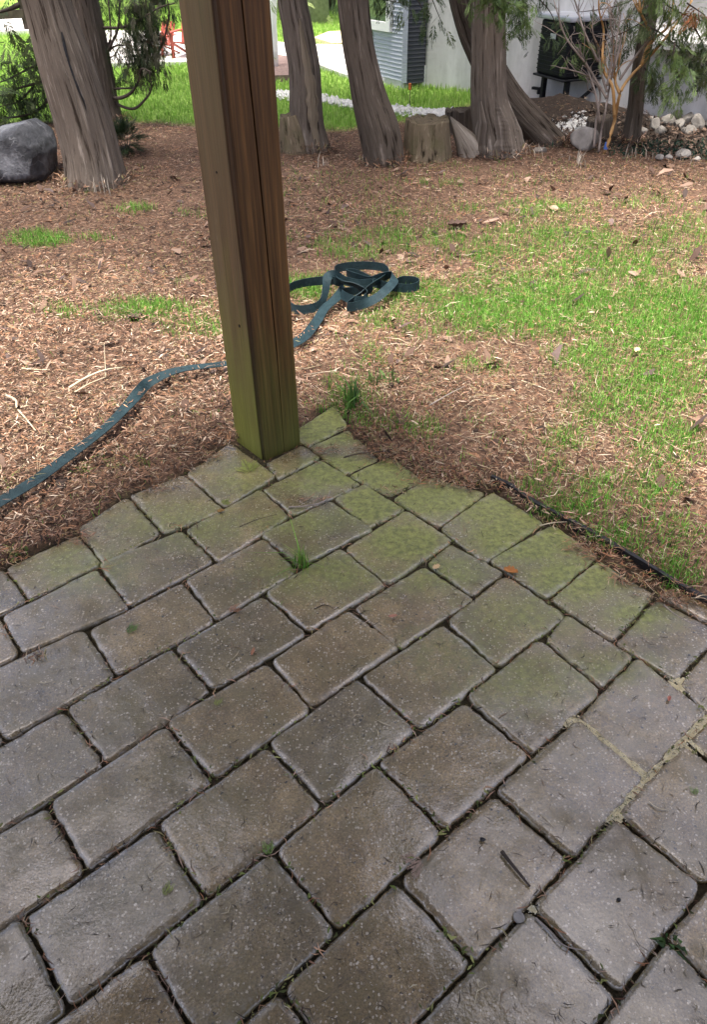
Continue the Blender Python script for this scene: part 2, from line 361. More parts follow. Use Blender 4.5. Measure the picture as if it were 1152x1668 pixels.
# ------------------------------------------------------------------ paving layout: joint-to-joint corners read off the photograph
QUADS = '''A1 300,771 373,718 445,771 360,823
S1 433,752 491,724 520,743 452,777
A2 207,805 300,771 358,823 259,861
A3 127,858 207,806 259,861 167,912
A4 5,925 122,870 160,915 45,976
A5 -120,985 5,925 45,976 -75,1035
B1 429,800 527,747 580,780 468,832
B2 305,868 430,800 469,836 350,912
B3 163,922 302,868 347,910 208,986
B4 1,1006 158,928 208,986 30,1060
B5 -165,1085 1,1006 30,1060 -130,1145
C1 550,813 595,791 657,829 603,858
C2 433,876 546,822 603,860 483,918
C3 303,947 432,878 481,926 349,1006
C4 143,1027 296,948 348,1007 185,1095
C5 -45,1114 139,1030 185,1097 3,1203
C6 -240,1205 -47,1115 1,1204 -190,1300
D1 562,893 659,832 732,880 629,948
D2 433,970 560,895 626,950 498,1028
D3 284,1054 432,970 497,1029 341,1118
D4 108,1157 281,1058 341,1119 170,1239
D5 -80,1262 106,1158 168,1241 -20,1358
E1 697,917 735,884 822,932 770,970
E2 580,988 692,920 769,970 648,1050
E3 444,1080 570,1000 645,1053 504,1147
E4 272,1182 440,1083 506,1152 343,1266
E5 80,1313 271,1183 342,1266 139,1413
E6 -120,1430 78,1315 138,1415 -66,1556
F1 592,1106 725,1020 806,1087 680,1184
F2 440,1214 588,1108 679,1186 525,1306
F3 258,1345 437,1217 523,1309 333,1457
F4 38,1497 255,1349 329,1462 109,1637
F5 -175,1650 36,1499 107,1640 -115,1800
Q1 731,1012 823,938 919,1001 810,1082
Q2 889,1043 924,1000 1033,1067 978,1118
Q3 947,1168 1035,1078 1148,1165 1057,1257
Q4 1128,1200 1160,1165 1280,1255 1235,1300
Q5 1110,1108 1172,1035 1290,1110 1165,1165
G1 765,1140 884,1045 977,1121 862,1225
G2 618,1243 760,1142 863,1228 722,1352
G3 448,1386 617,1247 720,1356 548,1514
G4 240,1556 446,1389 546,1515 335,1708
G5 15,1730 238,1557 333,1709 110,1905
H1 811,1290 943,1178 1044,1265 930,1392
H2 652,1432 806,1292 926,1397 768,1563
H3 459,1612 649,1436 767,1566 575,1765
H4 250,1812 457,1614 573,1767 350,1990
I1 1012,1326 1115,1217 1250,1318 1146,1441
I2 870,1476 1006,1334 1144,1444 1013,1615
I3 674,1682 866,1484 1006,1624 822,1855
J1 1092,1528 1225,1365 1350,1475 1215,1655
J2 930,1735 1086,1530 1208,1656 1070,1870
P1 646,812 705,775 797,800 721,858
P2 721,855 800,798 888,848 797,910
P3 802,912 905,853 978,905 895,975
P4 899,974 975,912 1070,968 1002,1042
P5 1004,1044 1071,971 1182,1030 1105,1108
P6 1075,968 1100,948 1215,1012 1185,1030
M1 577,772 640,742 690,778 637,802
U1 470,705 545,655 567,690 501,725
U2 503,728 570,697 616,742 558,768'''
cells = []
for l in QUADS.splitlines():
    a = l.split(); cells.append((a[0], np.array([G(*[float(v) for v in p.split(',')])[:2] for p in a[1:]])))
TH = math.radians(40.3)
EU = np.array([math.cos(TH), math.sin(TH)]); EV = np.array([-math.sin(TH), math.cos(TH)])
def inside(poly, x, y):
    x = np.asarray(x); y = np.asarray(y); r = np.zeros(np.broadcast(x, y).shape, bool); n = len(poly)
    for i in range(n):
        x1, y1 = poly[i]; x2, y2 = poly[(i + 1) % n]
        if y1 == y2: continue
        c = ((y1 > y) != (y2 > y)) & (x < (x2 - x1) * (y - y1) / (y2 - y1) + x1); r ^= c
    return r
def g2(px, py): return G(px, py)[:2]
edge_dir = g2(1152, 985) - g2(825, 797); edge_dir /= np.linalg.norm(edge_dir)
edge_far = g2(1152, 985) + edge_dir * 3.0
left_far = g2(5, 922) - EU * 3.2
PATIO = [g2(*p) for p in ((5, 916), (122, 866), (207, 800), (300, 766), (375, 716), (440, 700), (470, 700), (545, 652), (572, 688), (620, 735), (690, 765), (810, 793), (1152, 985))] + [edge_far, np.array([2.2, -2.2]), np.array([-2.6, -2.2]), left_far]
PATIO = np.array(PATIO)
# the same paving carried on beyond the frame
d0 = dict(cells)['D2']; vref = float(np.mean([np.dot(q, EV) for q in d0])); uref = float(np.mean([np.dot(q, EU) for q in d0]))
RW, RL = 0.1555, 0.241
polys = [c for _, c in cells]
rr = np.random.default_rng(4)
def try_cell(u0, L_, v):
    q = np.array([EU * (u0 + a * L_) + EV * (v + b * RW / 2) for a, b in ((0, 1), (1, 1), (1, -1), (0, -1))])
    cen = q.mean(0)
    if cen[1] < -2.0 or not all(inside(PATIO, *(cen + (c - cen) * 0.85)) for c in q): return False
    pxs, pys = project(q[:, 0], q[:, 1]); dep = q[:, 1] * cp + H * sp
    if np.any((dep > 0.1) & (pxs > 0) & (pxs < 1152) & (pys < 1668)): return False
    for f0 in np.linspace(.06, .94, 7):
        for f1 in (-.42, -.2, 0, .2, .42):
            t = EU * (u0 + f0 * L_) + EV * (v + f1 * RW)
            if any(inside(pl, t[0], t[1]) for pl in polys if abs(pl[0][0] - t[0]) < .5 and abs(pl[0][1] - t[1]) < .5): return False
    cells.append(('X', q)); polys.append(q); return True
for k in range(-6, 26):
    v = vref - k * RW; u = uref - 4.0 + (RL * .5 if k % 2 else 0)
    while u < uref + 3.4:
        for L_ in (RL, RL * .66, RL * .36):
            if try_cell(u, L_ - .003, v): u += L_; break
        else: u += 0.012

def relax(cells, want=0.0032, reach=0.055, rounds=4):
    for _ in range(rounds):
        new = []
        for i, (nm, q) in enumerate(cells):
            cen = q.mean(0); near = [p for j, (_, p) in enumerate(cells) if j != i and np.linalg.norm(p.mean(0) - cen) < 0.42]
            lines = []
            for k in range(4):
                a, b = q[k], q[(k + 1) % 4]; t = (b - a) / np.linalg.norm(b - a); n = np.array([-t[1], t[0]])
                if np.dot(n, (a + b) / 2 - cen) < 0: n = -n
                ds = []
                for f in (.15, .35, .5, .65, .85):
                    o = a + (b - a) * f - n * 0.02
                    for p in near:
                        for m_ in range(4):
                            c, d = p[m_], p[(m_ + 1) % 4]; e = d - c; den = n[0] * e[1] - n[1] * e[0]
                            if abs(den) < 1e-9: continue
                            w = c - o; s_ = (w[0] * e[1] - w[1] * e[0]) / den; u = (w[0] * n[1] - w[1] * n[0]) / den
                            if 0 <= u <= 1 and 0 < s_ < reach + 0.02: ds.append(s_ - 0.02)
                sh = 0.0
                if ds: sh = float(np.clip((np.median(ds) - want) * 0.5, -0.008, 0.012))
                lines.append((a + n * sh, t))
            out = []
            for k in range(4):
                (p0, t0), (p1, t1) = lines[k - 1], lines[k]; den = t0[0] * t1[1] - t0[1] * t1[0]; w = p1 - p0
                out.append(p0 + t0 * ((w[0] * t1[1] - w[1] * t1[0]) / den))
            new.append((nm, np.array(out)))
        cells = new
    return cells
cells = relax(cells)

# ------------------------------------------------------------------ ground maps (grass, lawn, soil, moss) as patches on the ground
def patch(px, py, rx, ry, a):
    c = g2(px, py); ex = (g2(px + rx, py) - g2(px - rx, py)) / 2; ey = (g2(px, py - ry) - g2(px, py + ry)) / 2
    return c, np.linalg.inv(np.stack([ex, ey], 1)), a
def patches(lst): return [patch(*p) for p in lst]
def field(ps, x, y):
    r = np.zeros(np.shape(x))
    for c, Mi, a in ps:
        dx = x - c[0]; dy = y - c[1]
        u = Mi[0, 0] * dx + Mi[0, 1] * dy; v = Mi[1, 0] * dx + Mi[1, 1] * dy
        r = np.maximum(r, a * np.exp(-(u * u + v * v) * 0.9))
    return r
GRASS = patches([(930, 832, 60, 22, .95), (1010, 885, 60, 26, .95), (1095, 940, 50, 34, .9), (870, 800, 40, 14, .7), (700, 700, 50, 24, .45), (640, 690, 50, 20, .4), (760, 690, 40, 20, .35), (780, 600, 60, 24, .35),(900, 500, 210, 48, 1.1), (1090, 520, 130, 70, 1.15), (760, 505, 80, 28, .85), (690, 480, 110, 28, .7), (1060, 625, 100, 55, .95), (960, 585, 70, 28, .9),
    (985, 660, 60, 40, .75), (1090, 710, 80, 50, .7), (990, 440, 150, 40, .65), (880, 395, 190, 40, .5), (1110, 385, 80, 40, .4), (640, 390, 90, 22, .5), (560, 405, 70, 20, .42),
    (860, 340, 110, 24, .4), (965, 800, 60, 32, .8), (1060, 800, 60, 40, .65), (1010, 870, 60, 26, .65), (930, 715, 50, 26, .65), (900, 770, 45, 24, .45), (1100, 880, 60, 50, .6),
    (65, 390, 48, 12, 1.0), (150, 385, 40, 8, .5), (240, 508, 85, 18, .95), (330, 535, 55, 18, .7), (110, 512, 50, 14, .6), (500, 470, 40, 22, 1.0), (560, 650, 60, 40, .6), (610, 690, 50, 26, .5), (600, 590, 60, 30, .3),
    (620, 520, 50, 20, .5), (650, 350, 120, 14, .25), (330, 350, 60, 10, .35), (215, 338, 30, 8, .5), (310, 460, 40, 10, .3), (820, 460, 100, 30, .6), (1000, 330, 140, 14, .25), (700, 300, 60, 10, .3)])
MOSS = patches([(530, 690, 60, 32, 1.1), (545, 765, 60, 26, .95), (500, 790, 60, 18, .55), (630, 770, 80, 28, 1.0), (600, 820, 55, 34, .9), (700, 815, 120, 34, .75), (860, 870, 110, 50, .85), (800, 830, 80, 30, .75),
    (660, 880, 80, 40, .75), (940, 940, 90, 44, .75), (1040, 1000, 70, 30, .6), (720, 930, 90, 40, .55), (850, 1000, 130, 50, .45), (400, 780, 90, 50, .45), (300, 850, 150, 50, .45), (130, 920, 110, 50, .45),
    (540, 930, 150, 50, .5), (860, 1110, 130, 60, .42), (980, 1090, 120, 40, .4), (480, 850, 120, 30, .5), (770, 1060, 160, 60, .3)])
lawn_edge = np.array([G(px, py)[:2] for px, py in ((-400, 222), (-100, 212), (60, 206), (200, 203), (310, 202), (450, 213), (560, 212), (660, 200), (720, 186), (790, 178))])
def lawn_mask(x, y):
    ye = np.interp(x, lawn_edge[:, 0], lawn_edge[:, 1]); ye = ye + 0.25 * (fbm(x * 2.1, y * 2.1, 5) - 0.5)
    k = np.clip((y - ye) / 0.18, 0, 1)
    xe = g2(760, 175)[0]
    return k * np.clip((xe + (y - 6.3) * 0.35 - x) / 0.3, 0, 1)
W0 = g2(690, 143); W1 = g2(1053, 191)
WD = (W1 - W0) / np.linalg.norm(W1 - W0); WN = np.array([-WD[1], WD[0]])       # along the wall / away behind it
if WN[1] < 0: WN = -WN
def soil_mask(x, y):
    d = (x - W0[0]) * WN[0] + (y - W0[1]) * WN[1]; a = (x - W0[0]) * WD[0] + (y - W0[1]) * WD[1]
    s = np.clip((d + 1.25) / 0.35, 0, 1) * np.clip((a - 0.9) / 0.4, 0, 1)
    return np.clip(s * 1.2 - 0.4 * fbm(x * 3, y * 3, 9), 0, 1)
MPT = g2(935, 192) - W0; MA = float(MPT @ WD); MD = float(MPT @ WN)
def hgt(x, y):
    z = 0.030 * (fbm(x * 1.7, y * 1.7, 1) - 0.5) + 0.012 * (fbm(x * 9, y * 9, 2, 3) - 0.5) - 0.004
    z = z + 0.05 * np.clip((y - 4.0) / 2, 0, 1) * (fbm(x * .8, y * .8, 3) - 0.5)
    a = (x - W0[0]) * WD[0] + (y - W0[1]) * WD[1]; d = (x - W0[0]) * WN[0] + (y - W0[1]) * WN[1]
    z = z + 0.15 * (.55 + .9 * fbm(x * 6, y * 6, 7)) * np.exp(-((a - MA) / 0.55) ** 2 - ((d - MD) / 0.28) ** 2)          # soil mound below the heat pump
    return z
def ground_z(x, y):
    ins = inside(PATIO, x, y)
    return np.where(ins, -0.013 + 0.003 * np.clip(field(MOSS, np.asarray(x), np.asarray(y)) * 1.5, 0, 1) + 0.006 * (fbm(np.asarray(x) * 14, np.asarray(y) * 14, 8) - 0.5), hgt(x, y))
xs = np.concatenate([[-90, -60, -40, -28, -20, -15, -12, -10, -8, -6.5, -5.5, -4.8], np.arange(-4.2, 4.2, 0.045), [4.8, 5.5, 6.5, 8, 10, 12, 15, 20, 28, 40, 60, 90]])
ys = np.concatenate([[-40, -20, -10, -6, -4, -3], np.arange(-2.4, 8.2, 0.045), np.arange(8.4, 14, 0.25), np.arange(14.5, 30, 0.8), [33, 38, 45, 60, 90, 140]])
XX, YY = np.meshgrid(xs, ys); ZZ = ground_z(XX, YY)
nx, ny = len(xs), len(ys)
ii = np.arange(nx * ny).reshape(ny, nx)
F = np.stack([ii[:-1, :-1], ii[:-1, 1:], ii[1:, 1:], ii[1:, :-1]], -1).reshape(-1, 4)
me = npmesh('ground', np.stack([XX, YY, ZZ], -1), F, np.full(len(F), 4), True, attrs=dict(lawn=lawn_mask(XX, YY), soil=soil_mask(XX, YY), patio=inside(PATIO, XX, YY)))
tag(link('ground', me, MP['ground']), kind='structure')

# ------------------------------------------------------------------ the patio: one object per paver, all parts of the patio
patio = empty('patio', (0, 1.0, 0)); patio['kind'] = 'structure'
def paver_mesh(quad, seed):
    r = np.random.default_rng(seed)
    cen = quad.mean(0); L, T, R_, B = [q - cen for q in quad]
    gap = 0.0012
    a = 0.25 * (np.linalg.norm(T - L) + np.linalg.norm(R_ - B)); b = 0.25 * (np.linalg.norm(B - L) + np.linalg.norm(R_ - T))
    rc = min(a, b) * 0.15 + 0.004 * r.random()
    def axis(h, n):
        t = np.linspace(-1, 1, n); t = np.sign(t) * (1 - (1 - np.abs(t)) ** 1.45); return t
    nu = max(10, int(a * 2 / 0.0085)); nv = max(8, int(b * 2 / 0.0085))
    U, Vv = np.meshgrid(axis(a, nu), axis(b, nv))
    A, Bh = a - gap, b - gap
    x = U * A; y = Vv * Bh
    # pull the corners onto a rounded outline
    qx = np.abs(x) - (A - rc); qy = np.abs(y) - (Bh - rc)
    o = (qx > 0) & (qy > 0); d = np.hypot(qx, qy); f = np.where(o & (d > 0), np.minimum(1, rc / np.maximum(np.maximum(qx, qy) * 1.0, 1e-6)), 1)
    m_ = np.maximum(qx, qy); k = np.where(o & (d > 1e-9), m_ / np.maximum(d, 1e-9), 1)      # square corner -> quarter disc
    x = np.where(o, np.sign(x) * (A - rc + qx * k), x); y = np.where(o, np.sign(y) * (Bh - rc + qy * k), y)
    qx = np.maximum(np.abs(x) - (A - rc), 0); qy = np.maximum(np.abs(y) - (Bh - rc), 0)
    din = np.where((qx > 0) & (qy > 0), rc - np.hypot(qx, qy), np.minimum(A - np.abs(x), Bh - np.abs(y)))   # distance in from the outline
    u = x / a; v = y / b
    w = np.stack([(1 - u) * (1 + v) / 4, (1 + u) * (1 + v) / 4, (1 + u) * (1 - v) / 4, (1 - u) * (1 - v) / 4], -1)
    P = w @ np.stack([L, T, R_, B])
    wx, wy = P[..., 0] + cen[0], P[..., 1] + cen[1]
    er = 0.0062 + 0.0055 * (fbm(wx * 38, wy * 38, 21, 3) - 0.3)                     # tumbled arris, wider and narrower
    din2 = din + 0.0035 * (fbm(wx * 60, wy * 60, 22, 3) - 0.55) - 0.010 * np.clip(vnoise(wx * 27, wy * 27, 29) - 0.74, 0, 1)
    t = np.clip(1 - np.maximum(din2, 0) / er, 0, 1)
    z = -er * 0.58 * (1 - np.sqrt(np.maximum(1 - t * t, 0)))
    z = z + 0.0022 * (fbm(wx * 22, wy * 22, 23, 3) - 0.5) + 0.0010 * (vnoise(wx * 160, wy * 160, 24) - 0.5)
    z = z + (r.random() - 0.5) * 0.005 + u * (r.random() - 0.5) * 0.005 + v * (r.random() - 0.5) * 0.005 - 0.001
    jit = 0.0024 * np.where(din < 0.003, 1, 0)
    P = P + jit[..., None] * (np.stack([vnoise(wx * 90, wy * 90, 31), vnoise(wx * 90, wy * 90, 32)], -1) - 0.5) * 2
    rim = np.exp(-(din / 0.011) ** 2); moss = field(MOSS, wx, wy)
    n = nu * nv; ids = np.arange(n).reshape(nv, nu)
    ring = np.concatenate([ids[0, :], ids[1:, -1], ids[-1, -2::-1], ids[-2:0:-1, 0]])
    verts = np.concatenate([P.reshape(-1, 2), z.reshape(-1, 1)], 1)
    low = verts[ring].copy(); low[:, 2] = -0.06; 
    mid = verts[ring].copy(); mid[:, 2] -= 0.010; mid[:, :2] *= 1.004
    F4 = np.stack([ids[1:, :-1], ids[1:, 1:], ids[:-1, 1:], ids[:-1, :-1]], -1).reshape(-1, 4)
    F4 = F4[:, ::-1]
    nr = len(ring); m0 = n + np.arange(nr); l0 = n + nr + np.arange(nr)
    S1 = np.stack([ring, m0, np.roll(m0, -1), np.roll(ring, -1)], -1); S2 = np.stack([m0, l0, np.roll(l0, -1), np.roll(m0, -1)], -1)
    AF = np.concatenate([F4, S1, S2]); VV = np.concatenate([verts, mid, low])
    at = dict(rim=np.concatenate([rim.ravel(), np.full(nr, .3), np.zeros(nr)]), moss=np.concatenate([moss.ravel(), moss.ravel()[ring], np.zeros(nr)]), skirt=np.concatenate([np.zeros(n), np.full(nr, .75), np.ones(nr)]))
    return npmesh('paver', VV, AF, np.full(len(AF), 4), True, attrs=at), cen
for i, (nm, q) in enumerate(cells):
    me, cen = paver_mesh(q, 100 + i)
    o = link('paver', me, MP['paver'], patio); o.location = (cen[0], cen[1] - 1.0, 0)
    if nm in ('U1', 'U2', 'M1'): o.location.z = (-0.004 if nm == 'U1' else -0.006)

# ------------------------------------------------------------------ porch roof carried by the post (above the frame): it shades the paving
FC = g2(432, 748) ; FC = FC + EV * 0.006
mb = MB(); c0 = np.array([FC[0], FC[1]]) + EU * 0.26 + EV * 0.20
RR = np.array([[EU[0], EV[0], 0], [EU[1], EV[1], 0], [0, 0, 1]])
cc = c0 - EU * 2.4 - EV * 2.4
mb.box((cc[0], cc[1], 2.50), 4.8, 4.8, 0.05, RR)
for k in range(9):
    q = c0 - EU * (0.25 + 0.5 * k) - EV * 2.4; mb.box((q[0], q[1], 2.41), 0.04, 4.7, 0.13, RR)
tag(mb.build('porch_roof', MP['timber']), kind='structure')

# ------------------------------------------------------------------ the wooden post
def build_post():
    w1 = np.linalg.norm(g2(486, 722) - FC); w1 = 0.138; w2 = 0.150
    root = empty('wooden_post', (FC[0], FC[1], -0.02), 'square brown timber post, cracked and green with algae at its foot', 'post')
    ch = 0.0085
    zs = np.concatenate([np.linspace(0, 1.5, 64), np.linspace(1.56, 2.4, 10)])
    rows = []; lf = []; ck = []
    for z in zs:
        fr = 0.50 + 0.055 * math.sin(z * 2.9 + 0.6) + 0.02 * (float(fbm(z * 9, 3.0, 4)) - 0.5)
        cw = (0.0008 + 0.0015 * min(1, max(0, (z - 0.03) / 0.5))) * (0.7 + 0.6 * float(vnoise(z * 14, 1, 3)))
        wob = 0.0015 * (float(fbm(z * 6, 7, 9)) - .5)
        chz = ch * (0.65 + 0.75 * float(fbm(z * 3.5, 2, 11))) + 0.004 * max(0, min(1, (z - 0.55) / 0.25))
        c = fr * w1
        sec = [(chz * 0.9, 0.0, 0), (c * 0.5, 0.0008 + wob, 0), (c - cw, 0, 0), (c - cw * .4, 0.005, 1), (c, 0.012, 1), (c + cw * .4, 0.005, 1), (c + cw, 0.0, 0), (c + (w1 - c) * .5, wob, 0), (w1 - 0.004, 0, 0), (w1, 0.004, 0),
               (w1, w2 - 0.004, 0), (w1 - 0.004, w2, 0), (0.004, w2, 2), (0, w2 - 0.004, 2), (0.0004 + wob, w2 * .6, 2), (wob, w2 * .3, 2), (0, chz * 1.5, 2), (0.0035, chz * 1.25, 3), (0.0052, 0.0048, 3)]
        row = []
        for (a, b, k) in sec:
            p = EU * a + EV * b; row.append((p[0], p[1], z)); lf.append(1.0 if k == 2 else 0.0); ck.append({1: 0.92, 3: 0.62}.get(k, 0.0))
        rows.append(row)
    n = len(rows[0]); nr = len(rows); V_ = np.array(rows).reshape(-1, 3); Fc = []
    for i in range(nr - 1):
        for k in range(n):
            k2 = (k + 1) % n; Fc.append((i * n + k, i * n + k2, (i + 1) * n + k2, (i + 1) * n + k))
    Fc = np.array(Fc)
    me = npmesh('shaft', V_, Fc, np.full(len(Fc), 4), False, attrs=dict(leftface=lf, crack=ck))
    o = link('shaft', me, MP['post'], root)
    for (a, zz, r) in ((0.052, 0.42, 0.0045), (0.075, 0.80, 0.003)):
        mbk = MB(); p = EV * a - EU * 0.0008; mbk.tube([(p[0] + EU[0] * .004, p[1] + EU[1] * .004, zz), (p[0], p[1], zz)], r, 8); mbk.build('nail_head', MP['metal'], root)
build_post()

# ------------------------------------------------------------------ trees
def smooth_path(pts, n):
    P = np.array(pts, float); t = np.concatenate([[0], np.cumsum(np.linalg.norm(np.diff(P[:, :3], axis=0), axis=1))])
    m_ = np.zeros_like(P); m_[1:-1] = (P[2:] - P[:-2]) / (t[2:] - t[:-2])[:, None]; m_[0] = (P[1] - P[0]) / (t[1] - t[0]); m_[-1] = (P[-1] - P[-2]) / (t[-1] - t[-2])
    q = np.linspace(0, t[-1], n); out = []
    for s in q:
        i = min(len(t) - 2, max(0, np.searchsorted(t, s, 'right') - 1)); h = t[i + 1] - t[i]; u = (s - t[i]) / h
        out.append((2 * u**3 - 3 * u**2 + 1) * P[i] + (u**3 - 2 * u**2 + u) * h * m_[i] + (-2 * u**3 + 3 * u**2) * P[i + 1] + (u**3 - u**2) * h * m_[i + 1])
    return np.array(out), q
def bark_tube(name, pts, mat, parent, sides=40, n=80, ridge=0.05, seed=0, flare=0.0, cap=False, twist=0.0):
    """pts: (x, y, z, r) from the foot up; fibrous ridges run along the stem"""
    C, s = smooth_path(pts, n)
    ctr = C[:, :3]; rad = C[:, 3]
    T = np.gradient(ctr, axis=0); T /= np.linalg.norm(T, axis=1)[:, None]
    a = np.cross(T, np.array([0, -1.0, 0.05])); a /= np.linalg.norm(a, axis=1)[:, None]; b = np.cross(T, a)
    th = np.linspace(0, 2 * math.pi, sides + 1)                 # seam duplicated for the UV
    TH_, S_ = np.meshgrid(th, s)
    th_t = TH_ + twist * S_
    cx, sx = np.cos(th_t), np.sin(th_t)
    rg = 0.5 - np.abs(fbm(cx * 6 + 11 + seed, sx * 6 + S_ * 0.8 + seed, seed, 2) - 0.5) * 3.2
    rg2 = 0.5 - np.abs(fbm(cx * 15 + seed, sx * 15 + S_ * 1.3, seed + 3, 2) - 0.5) * 3.2
    lob = fbm(cx * 1.1 + 3 + seed, sx * 1.1 + S_ * 0.5, seed + 5, 2) - 0.5
    k = 1 + ridge * (0.75 * rg + 0.65 * rg2) + 0.22 * lob
    k = k + flare * np.exp(-S_ / 0.14) * (0.8 + 1.1 * (fbm(cx * 2 + seed, sx * 2, seed + 8, 2) - 0.4))
    R_ = rad[:, None] * k
    P = ctr[:, None, :] + R_[..., None] * (np.cos(TH_)[..., None] * a[:, None, :] + np.sin(TH_)[..., None] * b[:, None, :])
    w = sides + 1; ids = np.arange(n * w).reshape(n, w)
    F4 = np.stack([ids[:-1, :-1], ids[:-1, 1:], ids[1:, 1:], ids[1:, :-1]], -1).reshape(-1, 4)
    uv = np.stack([TH_ / (2 * math.pi) * (2 * math.pi * float(np.mean(rad))), S_], -1).reshape(-1, 2)
    V_ = P.reshape(-1, 3); ff = F4.ravel(); sz = [4] * len(F4)
    if cap:
        V_ = np.concatenate([V_, (ctr[-1] - T[-1] * 0.02)[None]]); uv = np.concatenate([uv, [[0, 0]]]); top = ids[-1]
        V_[top, 2] += (0.05 * (fbm(V_[top, 0] * 22 + seed, V_[top, 1] * 22, seed, 3) - .5)); tri = np.stack([top[:-1], top[1:], np.full(sides, len(V_) - 1)], -1); ff = np.concatenate([ff, tri.ravel()]); sz += [3] * len(tri)
    me = npmesh(name, V_, ff, sz, True, uv=uv)
    return link(name, me, mat, parent)
def trunk_pts(trace, base_px, up=3.2, sink=0.04):
    """trace: (px, py, width px) from the foot upwards, stood in the upright plane through the foot"""
    b = G(*base_px); y0 = b[1]; out = []
    for (px, py, wpx) in trace:
        p = V(px, py, y0); out.append([p[0], p[1], p[2], wpx * mpp(p) / 2])
    out[0][2] = float(hgt(out[0][0], out[0][1])) - sink
    a, c = np.array(out[-1]), np.array(out[-2]); d = (a - c)[:3]; d /= np.linalg.norm(d)
    for k in (0.35, 0.7, 1.0):
        q = a.copy(); dd = d * (1 - 0.6 * k) + np.array([0, 0, 1.0]) * 0.6 * k; q[:3] = a[:3] + dd * up * k; q[3] = a[3] * (1 - 0.55 * k); out.append(list(q))
    return out, b
# --- foliage sprays
def frond_arrays(n_spray, leaf=0.055, wide=0.014, seed=0, flat=1.0):
    """one cedar spray: a bent midrib with paired, forked leaflets; unit length 1"""
    r = np.random.default_rng(seed); tris = []
    n_spray += 3
    for i in range(n_spray):
        t = (i + 1) / n_spray
        L = (0.36 * math.sin(math.pi * min(1, 0.15 + t * 0.85)) * (1 - 0.25 * t) + 0.05) * r.uniform(.6, 1.25)
        for sgn in (-1, 1):
            ang = math.radians(40 - 14 * t + r.uniform(-9, 9)) * sgn
            p0 = np.array([t, 0, -0.16 * t * t])
            dirv = np.array([math.cos(ang), math.sin(ang) * flat, -0.20])
            side = np.array([-math.sin(ang), math.cos(ang), 0])
            p1 = p0 + dirv * L
            w_ = L * 0.13
            tris.append((p0 - side * w_ * .4, p0 + dirv * L * .55 + side * w_, p1)); 
            for q in (0.35, 0.62):
                b0 = p0 + dirv * L * q
                for s2 in (-1, 1):
                    d2 = dirv * .75 + side * .62 * s2
                    tris.append((b0 - side * w_ * .35, b0 + side * w_ * .35, b0 + d2 * L * .34))
    return np.array(tris)          # (n,3,3)
SPRAY = [frond_arrays(8, seed=s) for s in range(3)]
def place_fronds(anchors, dirs, sizes, cols, seed=0, roll=None):
    r = np.random.default_rng(seed); VV = []; CC = []
    for i in range(len(anchors)):
        S = SPRAY[i % 3]; d = dirs[i] / np.linalg.norm(dirs[i]); up = np.array([r.normal(0, .35), r.normal(0, .35), 1.0])
        y = np.cross(up, d); y /= np.linalg.norm(y) + 1e-9; z = np.cross(d, y)
        Rm = np.stack([d, y, z])
        VV.append((S.reshape(-1, 3) * sizes[i]) @ Rm + anchors[i]); c = np.tile(cols[i] * (0.85 + 0.3 * r.random()), (S.shape[0] * 3, 1)); CC.append(c)
    V_ = np.concatenate(VV); n = len(V_) // 3
    return V_, np.arange(len(V_)), np.full(n, 3), np.concatenate(CC)
def pick(r, n, pal, var=0.2):
    pal = np.array(pal); c = pal[r.integers(0, len(pal), n)]; return c * (1 + var * (r.random((n, 1)) - 0.5) * 2)
CEDAR_PAL = [(0.07, 0.105, 0.045), (0.095, 0.135, 0.055), (0.05, 0.08, 0.035), (0.13, 0.165, 0.075)]
FIR_PAL = [(0.035, 0.055, 0.022), (0.045, 0.07, 0.03), (0.03, 0.045, 0.02), (0.07, 0.09, 0.035)]
def crown_object(name, parent, center, rx, rz, n, seed, pal=CEDAR_PAL, size=(0.25, 0.5)):
    r = np.random.default_rng(seed)
    # clumps spread through the crown's volume, sprays spread through the clumps
    nc = max(6, n // 26); u = r.normal(size=(nc, 3)); u /= np.linalg.norm(u, axis=1)[:, None]; u *= r.random((nc, 1)) ** 0.45
    cc = u * np.array([rx, rx, rz])
    A = cc[r.integers(0, nc, n)] + r.normal(0, 0.22, (n, 3)) * np.array([1, 1, .6]); D = A.copy(); D[:, 2] = -0.35 * np.abs(D).max(1) + r.normal(0, .2, n); D += r.normal(0, .4, (n, 3))
    V_, f, s, c = place_fronds(A + np.array(center), D, r.uniform(*size, n), pick(r, n, pal), seed)
    return link(name, npmesh(name, V_, f, s, False, color=c), MP['cedar'], parent)

